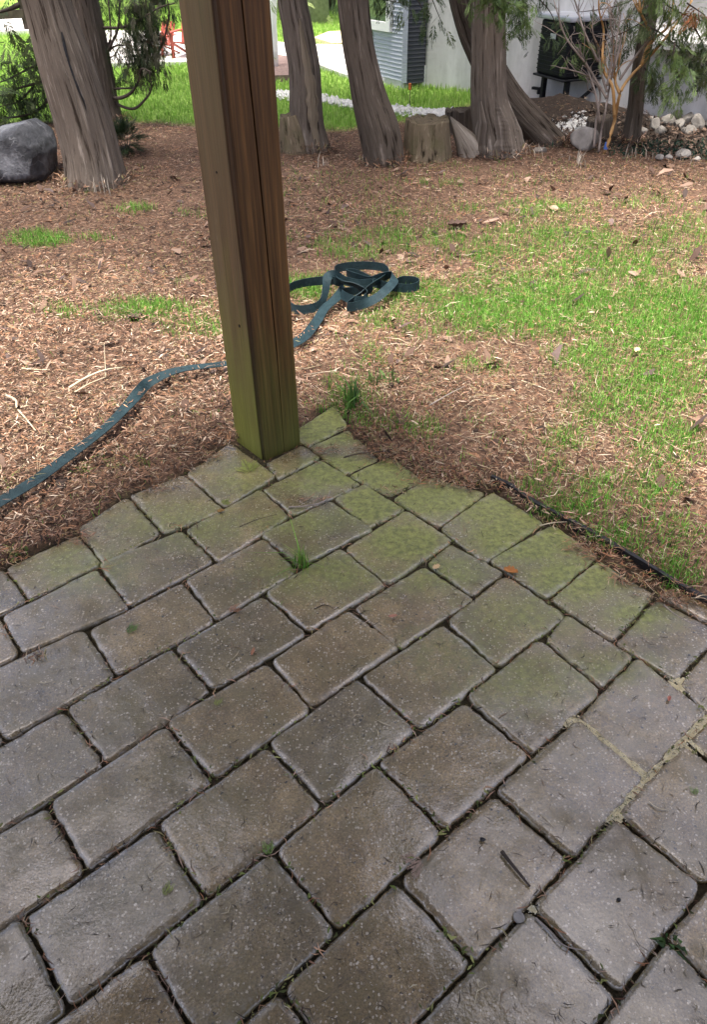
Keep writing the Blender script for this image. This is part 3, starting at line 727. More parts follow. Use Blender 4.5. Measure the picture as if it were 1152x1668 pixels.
TREES = [
 ('cedar_tree', [(158, 297, 96), (152, 262, 90), (137, 200, 88), (106, 100, 86), (75, 0, 74)], (158, 294), 'bark', 'thick cedar trunk with a long dark split, leaning left behind the dark boulder', 0.10, 1),
 ('spruce_tree', [(171, 199, 56), (166, 170, 50), (160, 130, 48), (150, 75, 47), (134, 0, 45)], (171, 199), 'bark_dark', 'dark trunk with bare drooping branches behind the leaning split trunk', 0.10, 2),
 ('cedar_tree', [(507, 245, 60), (500, 205, 54), (498, 165, 53), (496, 115, 51), (487, 60, 50), (476, 0, 47)], (507, 242), 'bark', 'trunk with a pale barkless stripe beside the wooden post', 0.16, 3),
 ('cedar_tree', [(629, 269, 58), (618, 215, 62), (603, 165, 55), (593, 120, 50), (583, 70, 49), (575, 0, 50)], (629, 266), 'bark_dark', 'dark trunk curving down to the mossy cut stump', 0.06, 4),
 ('cedar_tree', [(812, 256, 76), (808, 215, 70), (798, 170, 58), (796, 100, 54), (796, 0, 52)], (812, 252), 'bark', 'broad straight trunk with a gnarled pale foot before the concrete wall', 0.12, 5),
 ('cedar_tree', [(905, 236, 46), (868, 205, 48), (832, 165, 48), (800, 112, 46), (775, 60, 45), (757, 0, 44)], (905, 234), 'bark_dark', 'strongly leaning dark trunk passing behind the broad gnarled trunk', 0.10, 6),
 ('cedar_tree', [(1029, 238, 27), (1036, 180, 23), (1041, 130, 23), (1050, 80, 24), (1063, 0, 24)], (1029, 236), 'bark_dark', 'slim dark trunk standing behind the orange-stemmed sapling', 0.20, 7)]
ROOTS = []
for (nm, tr, bp, mt, lab, fl, sd) in TREES:
    pts, b = trunk_pts(tr, bp)
    root = empty(nm, (b[0], b[1], 0), lab, 'tree', 'tree trunks along the back of the yard')
    ntop = np.array(pts[-1][:3])
    unparented_to(bark_tube('trunk', pts, MP[mt], None, sides=96, n=140, ridge=0.085, seed=sd * 3.7, flare=fl, twist=0.25 * (sd % 3 - 1)), root)
    o = crown_object('crown', None, ntop + (np.array([.5, -.7, .7]) if sd == 1 else np.array([0, .2, 1.0])), 1.6 if sd <= 2 else 1.25, 1.0, 420 if sd <= 2 else 210, 50 + sd, FIR_PAL if nm == 'spruce_tree' else CEDAR_PAL, (0.35, 0.6))
    unparented_to(o, root)
    ROOTS.append((root, pts))
# split in the first trunk, bare stripe on the third, gnarled shells at the broad trunk's foot
def surf(pts, px, py, out=0.012):                   # point of the trunk's near side that a sight line meets
    y0 = pts[0][1]; p = V(px, py, y0); C, _ = smooth_path(pts, 160); i = np.argmin(np.abs(C[:, 2] - p[2])); c = C[i]
    dx = np.clip((p[0] - c[0]) / c[3], -0.97, 0.97); y = c[1] - c[3] * math.sqrt(1 - dx * dx) - out
    t = y / ray(px, py)[1]; return CAM + ray(px, py) * t
def strip(name, pts, line, mat, root, lift=0.008, seed=0):
    """a long sliver of wood or a split laid on a trunk: line = (px, py, width px)"""
    rows = []; uv = []
    L = np.array(line, float); q = np.linspace(0, len(L) - 1, 40)
    for s in q:
        px, py, w = [np.interp(s, np.arange(len(L)), L[:, k]) for k in range(3)]
        w *= 0.8 + 0.5 * float(vnoise(s * 2.3, seed, 2))
        for k, (f, o_) in enumerate(((-.5, -0.006), (-.3, lift), (0, lift * 1.5), (.3, lift), (.5, -0.006))):
            p = surf(pts, px + f * w, py, o_ + 0.004 * (float(vnoise(s * 3, k, seed)) - .5)); rows.append(p); uv.append((f * 0.08, s * 0.05))
    n = len(q); ids = np.arange(n * 5).reshape(n, 5); F4 = np.stack([ids[:-1, :-1], ids[:-1, 1:], ids[1:, 1:], ids[1:, :-1]], -1).reshape(-1, 4)
    unparented_to(link(name, npmesh(name, rows, F4, np.full(len(F4), 4), True, uv=uv), mat), root)
strip('bark_split', ROOTS[0][1], [(100, 52, 2), (104, 75, 6), (113, 110, 5), (124, 140, 5), (136, 165, 3), (140, 180, 1)], MP['black'], ROOTS[0][0], 0.001, 1)
strip('pale_fibre', ROOTS[0][1], [(80, 40, 2), (92, 80, 4), (104, 110, 5), (118, 140, 5), (126, 175, 3), (140, 210, 2)], MP['bark_pale'], ROOTS[0][0], 0.004, 2)
strip('bare_stripe', ROOTS[2][1], [(488, 30, 3), (493, 65, 12), (500, 105, 19), (507, 150, 24), (509, 180, 24), (511, 207, 20), (517, 238, 14)], MP['bare_stripe'], ROOTS[2][0], 0.012, 3)
for k, ln in enumerate(([(782, 165, 6), (786, 200, 18), (782, 230, 24), (778, 256, 26)], [(812, 175, 8), (820, 205, 26), (822, 235, 30), (826, 258, 30)], [(838, 190, 6), (844, 212, 12), (846, 232, 16), (840, 258, 18)])):
    strip('gnarled_burl', ROOTS[4][1], ln, MP['bark_pale'] if k == 2 else MP['bark'], ROOTS[4][0], 0.020, 5 + k)

# branches of the spruce: bare, drooping, some with hanging needles
def limb(root, line, y0, name='branch', mat='fir_twig', r0=0.012, dy=0.0):
    pts = []; n = len(line)
    for i, (px, py) in enumerate(line): p = V(px, py, y0 + dy * i / n); pts.append(p)
    C, _ = smooth_path([list(p) + [0] for p in pts], 4 * n); m_ = MB(); m_.tube(C[:, :3], np.linspace(r0, r0 * .35, len(C)), 6)
    return unparented_to(m_.build(name, MP[mat], None, True), root), C[:, :3]
sroot, spts = ROOTS[1]; ys_ = spts[0][1]
spr = []
for ln, r0, dy in (([(168, 152), (190, 160), (212, 152), (226, 130), (230, 112), (247, 118)], .016, -.3), ([(176, 160), (195, 172), (218, 177), (236, 162), (246, 145), (243, 118)], .014, -.25),
     ([(170, 95), (182, 70), (192, 45), (195, 0)], .014, -.2), ([(172, 85), (180, 60), (178, 25), (176, 0)], .011, .1), ([(165, 45), (200, 44), (230, 30), (260, 12), (285, 5)], .010, -.3),
     ([(240, 118), (256, 90), (268, 60), (275, 20), (272, 0)], .012, -.3), ([(176, 82), (190, 74), (205, 73), (215, 65)], .009, .1), ([(170, 96), (186, 90), (192, 78)], .007, .0),
     ([(176, 146), (196, 144), (215, 143), (236, 134)], .010, -.1), ([(196, 42), (220, 62), (240, 70), (262, 62)], .008, -.2), ([(30, 8), (14, 15), (-10, 22)], .02, -.2),
     ([(70, 132), (50, 138), (25, 145), (-10, 160)], .012, -.4), ([(78, 160), (66, 176), (40, 188), (0, 192), (-30, 190)], .013, -.5), ([(70, 100), (40, 115), (10, 130), (-20, 140)], .010, -.4), ([(55, 140), (30, 165), (5, 172), (-20, 180)], .009, -.4)):
    o, C = limb(sroot, ln, ys_, r0=r0, dy=dy); spr.append(C)
def needles_along(root, curves, n, seed, pal, length=(0.10, 0.22), droop=0.8, name='foliage', spread=0.05):
    r = np.random.default_rng(seed); A = []; D = []
    for i in range(n):
        C = curves[r.integers(0, len(curves))]; k = r.integers(0, len(C)); A.append(C[k] + r.normal(0, spread, 3)); t = C[min(k + 1, len(C) - 1)] - C[max(k - 1, 0)]
        d = t / (np.linalg.norm(t) + 1e-6) * r.choice([-1, 1]) * .5 + r.normal(0, .5, 3); d[2] -= droop; D.append(d)
    V_, f, s, c = place_fronds(np.array(A), np.array(D), r.uniform(*length, n), pick(r, n, pal), seed)
    return unparented_to(link(name, npmesh(name, V_, f, s, False, color=c), MP['cedar']), root)
needles_along(sroot, spr[11:15], 520, 3, FIR_PAL, (0.06, 0.15), 0.5, spread=0.09)
needles_along(sroot, spr[10:11], 40, 8, FIR_PAL, (0.14, 0.3), 0.9, spread=0.16)
hang = [np.array([V(215 + 8 * k + random.uniform(-5, 5), y, ys_ - .1) for y in np.linspace(0, 112, 14)]) for k in range(5)]
needles_along(sroot, hang, 620, 4, FIR_PAL + [(0.09, 0.085, 0.055), (0.12, 0.11, 0.07), (0.14, 0.13, 0.09)], (0.05, 0.13), 1.7, spread=0.06)
hang2 = [np.array([V(x + random.uniform(-5, 5), y, ys_ + .2) for y in np.linspace(40, 130, 10)]) for x in (180, 192, 205)] + [np.array([V(x, y, ys_ + .3) for x in np.linspace(150, 285, 16)]) for y in (4, 16, 30)]
needles_along(sroot, hang2, 240, 5, FIR_PAL, (0.05, 0.11), 1.4, spread=0.06)

# low cedar boughs of the broad trunk and of the slim trunk
def bough(root, line, y0, n, seed, size=(0.05, 0.125), dy=0.0, pal=None, spread=0.04, droop=.8):
    n = int(n * 1.9)
    o, C = limb(root, line, y0, r0=0.005, dy=dy); needles_along(root, [C], n, seed, pal or CEDAR_PAL, size, droop, spread=spread)
r5, p5 = ROOTS[4]; r7, p7 = ROOTS[6]; y5 = p5[0][1]; y7 = p7[0][1]
BR = [(0.13, 0.20, 0.06), (0.16, 0.23, 0.08), (0.09, 0.14, 0.05)]
for ln, y0, n, s_, pal in (([(775, -30), (800, -8), (830, 5), (860, 15)], y5 - .35, 60, 11, BR), ([(800, -40), (815, -5), (805, 12), (803, 22)], y5 - .35, 26, 12, BR), ([(820, -40), (850, 10), (845, 40), (858, 58)], y5 + .1, 40, 13, None),
      ([(840, -30), (880, 0), (900, 25), (910, 60)], y5 + .2, 20, 14, None), ([(690, -40), (705, 0), (715, 25), (722, 40)], y5 + .6, 14, 15, None), ([(600, -30), (620, -2), (640, 2), (655, 5)], y5 + .2, 26, 16, None),
      ([(650, -30), (680, 0), (690, 20), (693, 50)], y5 + .9, 24, 17, None)):
    bough(r5, ln, y0, n, s_, pal=pal)
for ln, y0, n, s_, pal in (([(1063, -20), (1090, 10), (1120, 25), (1160, 40)], y7 - .3, 70, 21, BR), ([(1055, 40), (1085, 60), (1120, 90), (1150, 125)], y7 - .3, 60, 22, None), ([(1060, 20), (1040, 40), (1000, 60), (960, 75)], y7 - .2, 20, 23, None),
      ([(1100, 70), (1098, 100), (1108, 130), (1100, 160)], y7 - .5, 46, 24, BR), ([(1063, -20), (1020, 5), (980, 15), (940, 20)], y7 - .1, 20, 25, None), ([(1130, 40), (1145, 70), (1152, 100), (1160, 125)], y7 - .4, 50, 26, None),
      ([(950, 60), (935, 75), (925, 90)], y7 - .1, 10, 27, BR), ([(1050, 110), (1062, 125), (1070, 150)], y7 - .2, 26, 28, None), ([(1063, -20), (1030, 20), (1015, 60), (1010, 90)], y7 + .1, 46, 29, None)):
    bough(r7, ln, y0, n, s_, pal=pal)
bough(r7, [(1120, 5), (1135, 15), (1150, 25)], y7 - .4, 12, 30, pal=[(0.30, 0.11, 0.05), (0.25, 0.12, 0.05)])

# ------------------------------------------------------------------ stumps
def stump(trace, base, mat, lab, seed, flare=0.15, ridge=0.07):
    b = G(*base); pts = []
    for (px, py, w) in trace: p = V(px, py, b[1]); pts.append((p[0], p[1], p[2], w * mpp(p) / 2))
    pts[0] = (pts[0][0], pts[0][1], -0.04, pts[0][3])
    root = empty('tree_stump', (b[0], b[1], 0), lab, 'stump')
    unparented_to(bark_tube('wood', pts, MP[mat], None, sides=56, n=50, ridge=ridge, seed=seed, flare=flare, cap=True), root); return root, pts
stump([(482, 250, 50), (478, 225, 46), (474, 205, 40), (470, 186, 30)], (480, 246), 'bark_moss', 'hollow mossy stump leaning against the striped trunk', 41, 0.1, 0.11)
stump([(696, 264, 78), (696, 235, 74), (696, 210, 72), (697, 194, 70)], (696, 258), 'bark_moss', 'wide squat cut stump, mossy and flat topped', 42, 0.08)
stump([(749, 214, 46), (749, 195, 44), (749, 178, 44)], (749, 216), 'bark_dark', 'low rotten dark stump behind the pale pointed root', 43, 0.1, 0.1)
stump([(980, 221, 46), (980, 205, 44), (980, 192, 42)], (980, 222), 'bark_dark', 'dark broken stump behind the orange-stemmed sapling', 44, 0.1, 0.1)
b = G(760, 250); m_ = []; 
pts = []
for (px, py, w) in ((768, 253, 44), (760, 235, 36), (750, 218, 24), (741, 203, 13), (734, 190, 2)):
    p = V(px, py, b[1] - .1); pts.append((p[0], p[1], p[2], w * mpp(p) / 2))
root = empty('root_shard', (b[0], b[1], 0), 'pale pointed root shard leaning between the stump and the broad trunk', 'root')
unparented_to(bark_tube('wood', pts, MP['bark_pale'], None, 40, 40, 0.10, 9.1), root)

# ------------------------------------------------------------------ bare sapling with orange stems
b = G(984, 249); sap = empty('bare_sapling', (b[0], b[1], 0), 'leafless sapling fanning out in thin orange and grey stems', 'sapling')
ys2 = b[1]
def stems(lines, mat, name, seed, r0, twig=7):
    r = np.random.default_rng(seed)
    for ln in lines:
        P = [V(px, py, ys2 + 0.02 * i * (1 if r.random() < .5 else -1)) for i, (px, py) in enumerate(ln)]
        C, _ = smooth_path([list(p) + [0] for p in P], 6 * len(P)); C = C[:, :3]; m_ = MB(); m_.tube(C, np.linspace(r0, r0 * .3, len(C)), 7)
        for k in range(twig):
            i = r.integers(len(C) // 4, len(C) - 1); d = C[min(i + 2, len(C) - 1)] - C[i - 1]; d /= np.linalg.norm(d); q = [C[i]]; v = d + r.normal(0, .6, 3); v[2] = abs(v[2]) + .2
            L = r.uniform(.05, .16)
            for j in range(4): q.append(q[-1] + v / np.linalg.norm(v) * L / 2); v = v + r.normal(0, .35, 3)
            m_.tube(q, np.linspace(r0 * .32, r0 * .12, len(q)), 5)
        unparented_to(m_.build(name, MP[mat], None, True), sap)
stems([[(984, 252), (994, 225), (1002, 195), (1012, 150), (1030, 122), (1052, 100), (1085, 62), (1105, 35), (1124, 8), (1140, -20)], [(1010, 152), (1003, 132), (1008, 110)], [(1046, 105), (1060, 70), (1090, 42), (1098, 0), (1100, -30)], [(1056, 92), (1058, 50), (1045, 20), (1040, -20)],
       [(1002, 190), (998, 140), (985, 118), (982, 95), (984, 50), (976, 10), (980, -30)]], 'stem', 'orange_stem', 1, 0.0115)
stems([[(976, 247), (980, 215), (987, 180), (992, 150), (1002, 100), (1006, 60), (1012, 20), (1020, -20)], [(990, 150), (980, 118), (975, 80), (966, 50), (968, 10)], [(989, 160), (958, 108), (940, 85), (922, 60), (910, 25), (900, -10)],
       [(978, 200), (970, 150), (955, 105), (942, 78)], [(1002, 110), (1012, 60), (1000, 30), (985, -10)], [(1010, 130), (1045, 80), (1070, 55), (1085, 20), (1092, -20)], [(968, 240), (972, 195), (978, 150), (960, 125), (915, 110)], [(990, 140), (1000, 80), (996, 40), (990, 0)], [(975, 100), (952, 50), (940, 10), (930, -20)]], 'stem_grey', 'grey_stem', 2, 0.0085, 9)
m_ = MB(); p = [V(987, 243, ys2 - .012), V(990, 232, ys2 - .012)]; m_.tube(p, 0.0135, 8); 
m = Mat('blue_tape'); unparented_to(m_.build('blue_tie', m.out((0.06, 0.14, 0.42), 0.6), None), sap)

# ------------------------------------------------------------------ stones
def rock(name, center, size, mat, seed, parent=None, sq=0.0, flat=0.35):
    bm = bmesh.new(); bmesh.ops.create_icosphere(bm, subdivisions=3, radius=1)
    r = np.random.default_rng(seed); pl = r.normal(size=(11, 3)); pl /= np.linalg.norm(pl, axis=1)[:, None]; hh = r.uniform(.50, .90, 11)
    for v in bm.verts:
        p = np.array(v.co); 
        for n_, h_ in zip(pl, hh):
            d = p @ n_
            if d > h_: p = p - n_ * (d - h_) * .92
        q = p * 1.0; q = q * (1 + 0.10 * (float(fbm(p[0] * 3 + seed, p[1] * 3 + p[2] * 2, seed, 3)) - .5))
        v.co = Vector(q * np.array(size))
    me = bpy.data.meshes.new(name); bm.to_mesh(me); bm.free(); o = link(name, me, mat, parent); o.location = [float(c) for c in center]; o.rotation_euler = (0, 0, seed * 1.7)
    for p_ in me.polygons: p_.use_smooth = max(size) < .02 or mat.name == 'grey_boulder'
    return o
b = G(30, 292); pc = np.array([V(22, 300, b[1])[0], b[1] + .15, 0.12])
# the big boulder: an outline with planed faces
bm = bmesh.new(); yb = b[1]
prof = [(-60, 300), (-40, 235), (-5, 210), (18, 205), (32, 203), (52, 216), (70, 232), (80, 250), (80, 285), (72, 300)]
cen = np.mean([V(px, py, yb) for px, py in prof], 0)
front = [np.array(V(px, py, yb)) for px, py in prof]
ringv = []
for dy, k in ((-0.02, .68), (0.10, .95), (0.28, 1.0), (0.46, .72)):
    ring = []
    for j, p in enumerate(front):
        q = cen + (p - cen) * k; q[1] = yb + dy - 0.12 + 0.035 * (hash2(j, dy * 10, 2) - .5); q[2] = max(q[2], -0.03); ring.append(bm.verts.new(q))
    ringv.append(ring)
n_ = len(prof)
for a, c in zip(ringv[:-1], ringv[1:]):
    for j in range(n_): bm.faces.new((a[j], a[(j + 1) % n_], c[(j + 1) % n_], c[j]))
bm.faces.new(ringv[0][::-1]); bm.faces.new(ringv[-1])
bmesh.ops.triangulate(bm, faces=bm.faces[:]); bmesh.ops.subdivide_edges(bm, edges=bm.edges[:], cuts=4, use_grid_fill=True)
bmesh.ops.recalc_face_normals(bm, faces=bm.faces[:])
for v in bm.verts:
    v.co.x += 0.030 * (float(fbm(v.co.y * 9 + v.co.z * 5, v.co.z * 9, 2)) - .5); v.co.z += 0.035 * (float(fbm(v.co.x * 8, v.co.y * 8 + v.co.z * 3, 4)) - .5); v.co.y += 0.05 * (float(fbm(v.co.x * 6, v.co.z * 6, 6)) - .5) - 0.05 * abs(float(fbm(v.co.x * 13 + v.co.z * 5, v.co.z * 17 + v.co.y * 9, 8)) - .5)
for _ in range(1): bmesh.ops.smooth_vert(bm, verts=bm.verts[:], factor=.5, use_axis_x=True, use_axis_y=True, use_axis_z=True)
for f_ in bm.faces: f_.smooth = True
me = bpy.data.meshes.new('boulder'); bm.to_mesh(me); bm.free()
tag(link('boulder', me, MP['stone_grey']), 'dark grey boulder with white veins at the left edge of the yard', 'boulder')
b = G(952, 247); tag(rock('boulder', (b[0], b[1] + .06, .07), (.115, .09, .085), MP['granite'], 3), 'rounded grey-brown boulder left of the sapling foot', 'boulder')
b = G(605, 0) ; b = G(880, 250); tag(rock('stone', (b[0], b[1], .015), (.06, .04, .03), MP['rock'], 4), 'small flat pale stone in the mulch right of the broad trunk', 'stone')
RKL = ['large pale rock nearest the slim trunk in the heap', 'tall pale rock in the middle back of the heap', 'flat pale rock in the middle of the heap', 'pale rock furthest left at the back of the heap', 'pale rock right of the middle at the back of the heap', 'big pale rock furthest right in front of the heap', 'pale rock furthest right at the back of the heap', 'pale rock at the front left of the heap', 'small pale rock touching the wall in the middle of the heap', 'smallest pale rock at the left front corner of the heap', 'low pale rock at the front right of the heap', 'pale rock cut off by the right edge of the photo']
k = 0
for (px, py, sx, sz_) in ((1068, 217, .10, .06), (1090, 210, .09, .07), (1108, 214, .08, .05), (1060, 208, .06, .05), (1122, 205, .07, .06), (1137, 214, .08, .07), (1143, 200, .06, .05), (1080, 222, .07, .045), (1105, 200, .06, .05), (1050, 222, .05, .04), (1125, 222, .07, .045), (1165, 210, .09, .07)):
    p = G(px, py); k += 1
    tag(rock('stone', (p[0], p[1] + .04, sz_ * .6), (sx * .8, sx * .6, sz_), MP['rock'], 20 + k), RKL[k - 1] + ' by the wall', 'rock', 'pale rocks heaped along the wall')
for (px, py, sx, wh) in ((1075, 260, .035, 'first grey stone from the left'), (1090, 259, .03, 'second small grey stone from the left'), (1112, 257, .06, 'largest grey stone'), (1135, 262, .03, 'rightmost small grey stone')):
    p = G(px, py); k += 1; tag(rock('stone', (p[0], p[1], sx * .35), (sx, sx * .8, sx * .6), MP['granite'], 60 + k), wh + ' in the row edging the dark ground cover', 'stone', 'grey stones along the ground cover')
b = G(205, 0) 
# ------------------------------------------------------------------ the wing, its window, the concrete wall, the heat pump
def wall_pt(a, d=0.0, z=0.0): p = W0 + WD * a + WN * d; return np.array([p[0], p[1], z])
house = empty('house', (W0[0], W0[1], 0), 'house with pale and charcoal lap siding above a grey parged concrete wall', 'house')
m_ = MB(); RW_ = np.array([[WD[0], WN[0], 0], [WD[1], WN[1], 0], [0, 0, 1]])
m_.box(wall_pt(3.2, 0.2, 0.95), 8.0, 0.4, 2.1, RW_)
unparented_to(m_.build('concrete_wall', MP['concrete'], None), house)
# pale front of the wing, dark return
C1 = g2(658, 147); C0 = g2(604, 133); FD = (C0 - C1) / np.linalg.norm(C0 - C1); C0 = C1 + FD * np.linalg.norm(C0 - C1) * 1.30
CR = g2(690, 144)
def lap(p, q, z0, z1, n, off):
    mm = MB(); p = np.array(p); q = np.array(q); d = (q - p) / np.linalg.norm(q - p); nn = np.array([d[1], -d[0]]) * off
    for k in range(n):
        a = z0 + (z1 - z0) * k / n; b_ = z0 + (z1 - z0) * (k + 1) / n
        vs = []
        for e in (p, q):
            for (o_, z) in ((0.012, a), (0.012, a + .003), (0.003, b_), (-0.02, b_), (-0.02, a)): vs.append((e[0] + nn[0] * o_, e[1] + nn[1] * o_, z))
        mm.add(vs, [(0, 5, 6, 1), (1, 6, 7, 2), (2, 7, 8, 3), (4, 9, 5, 0), (0, 1, 2, 3, 4), (5, 9, 8, 7, 6)])
    return mm
o = lap(C0, C1, 0.07, 2.55, 76, 1).build('pale_siding', MP['siding'], None); o['kind'] = 'stuff'; unparented_to(o, house)
o = lap(C1, CR, 0.05, 2.55, 76, 1).build('dark_siding', MP['siding_dark'], None); o['kind'] = 'stuff'; unparented_to(o, house)
m_ = MB(); m_.bar((C1[0], C1[1], 1.3), (C1[0], C1[1], 1.31), .05, .05); m_.v = []; m_.f = []
m_.box((C1[0], C1[1], 1.31), 0.045, 0.045, 2.5); unparented_to(m_.build('corner_trim', MP['siding'], None), house)
m_ = MB(); mid = (C0 + C1) / 2; FDn = np.array([FD[1], -FD[0]]); FDn = FDn if FDn[1] > 0 else -FDn
m_.bar((*(C0 + FDn * .02), 0.02), (*(C1 + FDn * .02), 0.02), .05, .10); unparented_to(m_.build('footing', MP['concrete'], None), house)
pdp = G(693, 141); m_ = MB(); m_.tube([(pdp[0] - .03, pdp[1] - .05, 0), (pdp[0] - .03, pdp[1] - .05, .18)], .032, 12); unparented_to(m_.build('white_downpipe', MP['white'], None), house)
m_ = MB(); m_.tube([(pdp[0] - .03, pdp[1] - .05, .18), (pdp[0] - .03, pdp[1] - .05, 2.5)], .026, 12); unparented_to(m_.build('dark_downpipe', MP['metal'], None), house)
# window: sill corner seen at about (641, 53)
def on_front(px, py):
    d = ray(px, py); n3 = np.array([FDn[0], FDn[1], 0]); t = np.dot(np.array([C1[0], C1[1], 0]) - CAM, n3) / np.dot(d, n3); return CAM + d * t
wp = on_front(641, 52); aw = np.dot(wp[:2] - C1, FD); zw = wp[2]; win_w = 0.75; win_h = 0.8
def fp(a, z, out): p = C1 + FD * a - FDn * out; return (p[0], p[1], z)
win = MB()
for (a0, a1, z0, z1) in ((aw, aw + win_w, zw, zw + .07), (aw, aw + .06, zw + .07, zw + win_h), (aw + win_w - .06, aw + win_w, zw + .07, zw + win_h)):
    p = fp(a0, z0, .0); q = fp(a1, z1, .045); win.add([fp(a, z, o_) for a in (a0, a1) for o_ in (0, .045) for z in (z0, z1)], [(0, 1, 3, 2), (4, 6, 7, 5), (0, 4, 5, 1), (2, 3, 7, 6), (0, 2, 6, 4), (1, 5, 7, 3)])
wo = unparented_to(win.build('window', MP['white'], None), house)
gl = MB(); gl.add([fp(aw + .06, zw + .07, .025), fp(aw + win_w - .06, zw + .07, .025), fp(aw + win_w - .06, zw + win_h, .025), fp(aw + .06, zw + win_h, .025)], [(0, 1, 2, 3)])
g_ = gl.build('pane', MP['glass'], None); g_.parent = wo; g_.matrix_parent_inverse = Matrix.Translation(house.location).inverted() if False else Matrix.Identity(4)
# ledge along the right of the wall
def on_wall(px, py, d=0.0):
    n3 = np.array([WN[0], WN[1], 0]); dd = ray(px, py); t = np.dot(wall_pt(0, d) - CAM, n3) / np.dot(dd, n3); return CAM + dd * t
l0 = on_wall(1060, 76, -.12); l1 = on_wall(1150, 86, -.12); zl = float((l0[2] + l1[2]) / 2); al = np.dot(l0[:2] - W0, WD)
m_ = MB(); 
for (d0_, d1_, z0, z1) in ((-.16, 0.0, zl + .0, zl + .10),):
    m_.add([wall_pt(a, d_, z) for a in (al - .1, 7.2) for (d_, z) in ((0, zl), (-.16, zl), (-.16, zl + .05), (0, zl + .14))], [(0, 4, 5, 1), (1, 5, 6, 2), (2, 6, 7, 3), (0, 1, 2, 3), (4, 7, 6, 5)])
unparented_to(m_.build('pale_ledge', MP['concrete'], None), house)
m_ = MB(); p = on_wall(868, 143, -.03); m_.bar(p, p + np.array([WD[0], WD[1], 0]) * .07, .03, .02); m_.bar(p + np.array([WD[0], WD[1], 0]) * .06, p + np.array([WD[0], WD[1], -.0]) * .06 + np.array([0, 0, -.04]), .03, .02, (1, 0, 0)); unparented_to(m_.build('wall_outlet', MP['metal'], None), house)

# heat pump on legs
pb = G(920, 187); y0 = pb[1]; z_b = V(918, 131, y0)[2]; z_t = V(930, 38, y0)[2]
cn = V(918, 131, y0)
az = math.radians(-22); A1_ = np.array([math.sin(az), math.cos(az)]); B1_ = np.array([math.cos(az), -math.sin(az)])
la = 0.42; lb = 0.90
hp = empty('heat_pump', (cn[0], cn[1], 0), 'black louvred heat pump on a stand in front of the concrete wall', 'heat pump')
def hpt(a, b_, z): p = cn[:2] + A1_ * a + B1_ * b_; return np.array([p[0], p[1], z])
RH = np.array([[B1_[0], A1_[0], 0], [B1_[1], A1_[1], 0], [0, 0, 1]])
m_ = MB(); m_.box(hpt(la / 2, lb / 2, (z_b + z_t) / 2), lb - .03, la - .03, z_t - z_b, RH); unparented_to(m_.build('cabinet', MP['metal'], None, bevel=.02), hp)
m_ = MB(); m_.box(hpt(la / 2, lb / 2, z_t + .022), lb + .03, la + .03, .04, RH); unparented_to(m_.build('top_cover', MP['metal_grey'], None, bevel=.012), hp)
m_ = MB(); m_.box(hpt(la / 2, lb / 2, z_b - .008), lb, la, .016, RH); unparented_to(m_.build('base_tray', MP['metal'], None, bevel=.006), hp)
nl = 11; sl = None
for k in range(nl):
    z = z_b + .04 + (z_t - z_b - .08) * k / (nl - 1)
    m_ = MB()
    for (p, q) in ((hpt(.012, .03, z), hpt(.012, lb - .03, z)), (hpt(.03, .012, z), hpt(la - .03, .012, z))): m_.bar(p, q, .010, .007)
    unparented_to(m_.build('louvre', MP['metal'], None), hp)
m_ = MB(); m_.box(hpt(.20, -.002, z_t - .10), .004, .07, .035, RH); unparented_to(m_.build('rating_sticker', MP['metal_grey'], None), hp)
for (a, b_) in ((.05, .08), (.05, lb - .1), (la - .06, .08), (la - .06, lb - .1)):
    m_ = MB(); m_.box(hpt(a, b_, (z_b - .024) / 2), .035, .035, z_b - .024, RH); unparented_to(m_.build('leg', MP['metal'], None), hp)
m_ = MB(); m_.bar(hpt(.03, .10, .02), hpt(.03, .40, z_b - .03), .02, .02); m_.bar(hpt(.07, lb * .5, .0), hpt(.07, lb * .5, z_b - .026), .035, .035); unparented_to(m_.build('brace', MP['metal'], None), hp)

# ------------------------------------------------------------------ far yard: driveway, gravel line, planting bed, chairs, fence, hedge, trees
def sheet(name, poly_px, z, mat, kind='structure'):
    vs = [G(px, py) for px, py in poly_px]; vs = [(p[0], p[1], z) for p in vs]
    lo = [(p[0], p[1], -.1) for p in vs]; n = len(vs); mm = MB(); mm.add(vs + lo, [tuple(range(n))] + [(i, n + i, n + (i + 1) % n, (i + 1) % n) for i in range(n)])
    o = mm.build(name, mat); o['kind'] = kind; return o
ZD = 0.045
sheet('driveway', [(120, 112), (235, 110), (300, 108), (380, 104), (447, 98), (475, 102), (520, 113), (560, 129), (600, 138), (640, 140), (640, 112), (600, 92), (560, 80), (500, 78), (440, 74), (330, 60), (235, 56), (100, 54)], ZD, MP['drive'])
sheet('planting_bed', [(436, 134), (470, 133), (500, 126), (495, 112), (470, 101), (445, 97), (415, 110)], ZD + .012, mat_plain('bark_bed', (0.13, 0.085, 0.075), (0.28, 0.20, 0.175), 30, 0.9, 0.8, 0.02))
sheet('far_bed', [(512, 70), (535, 60), (570, 58), (600, 70), (600, 79), (540, 79)], ZD + .016, MP['sand'])
sheet('far_road', [(-60, 62), (60, 58), (60, 36), (-60, 40)], ZD + .02, MP['drive'])
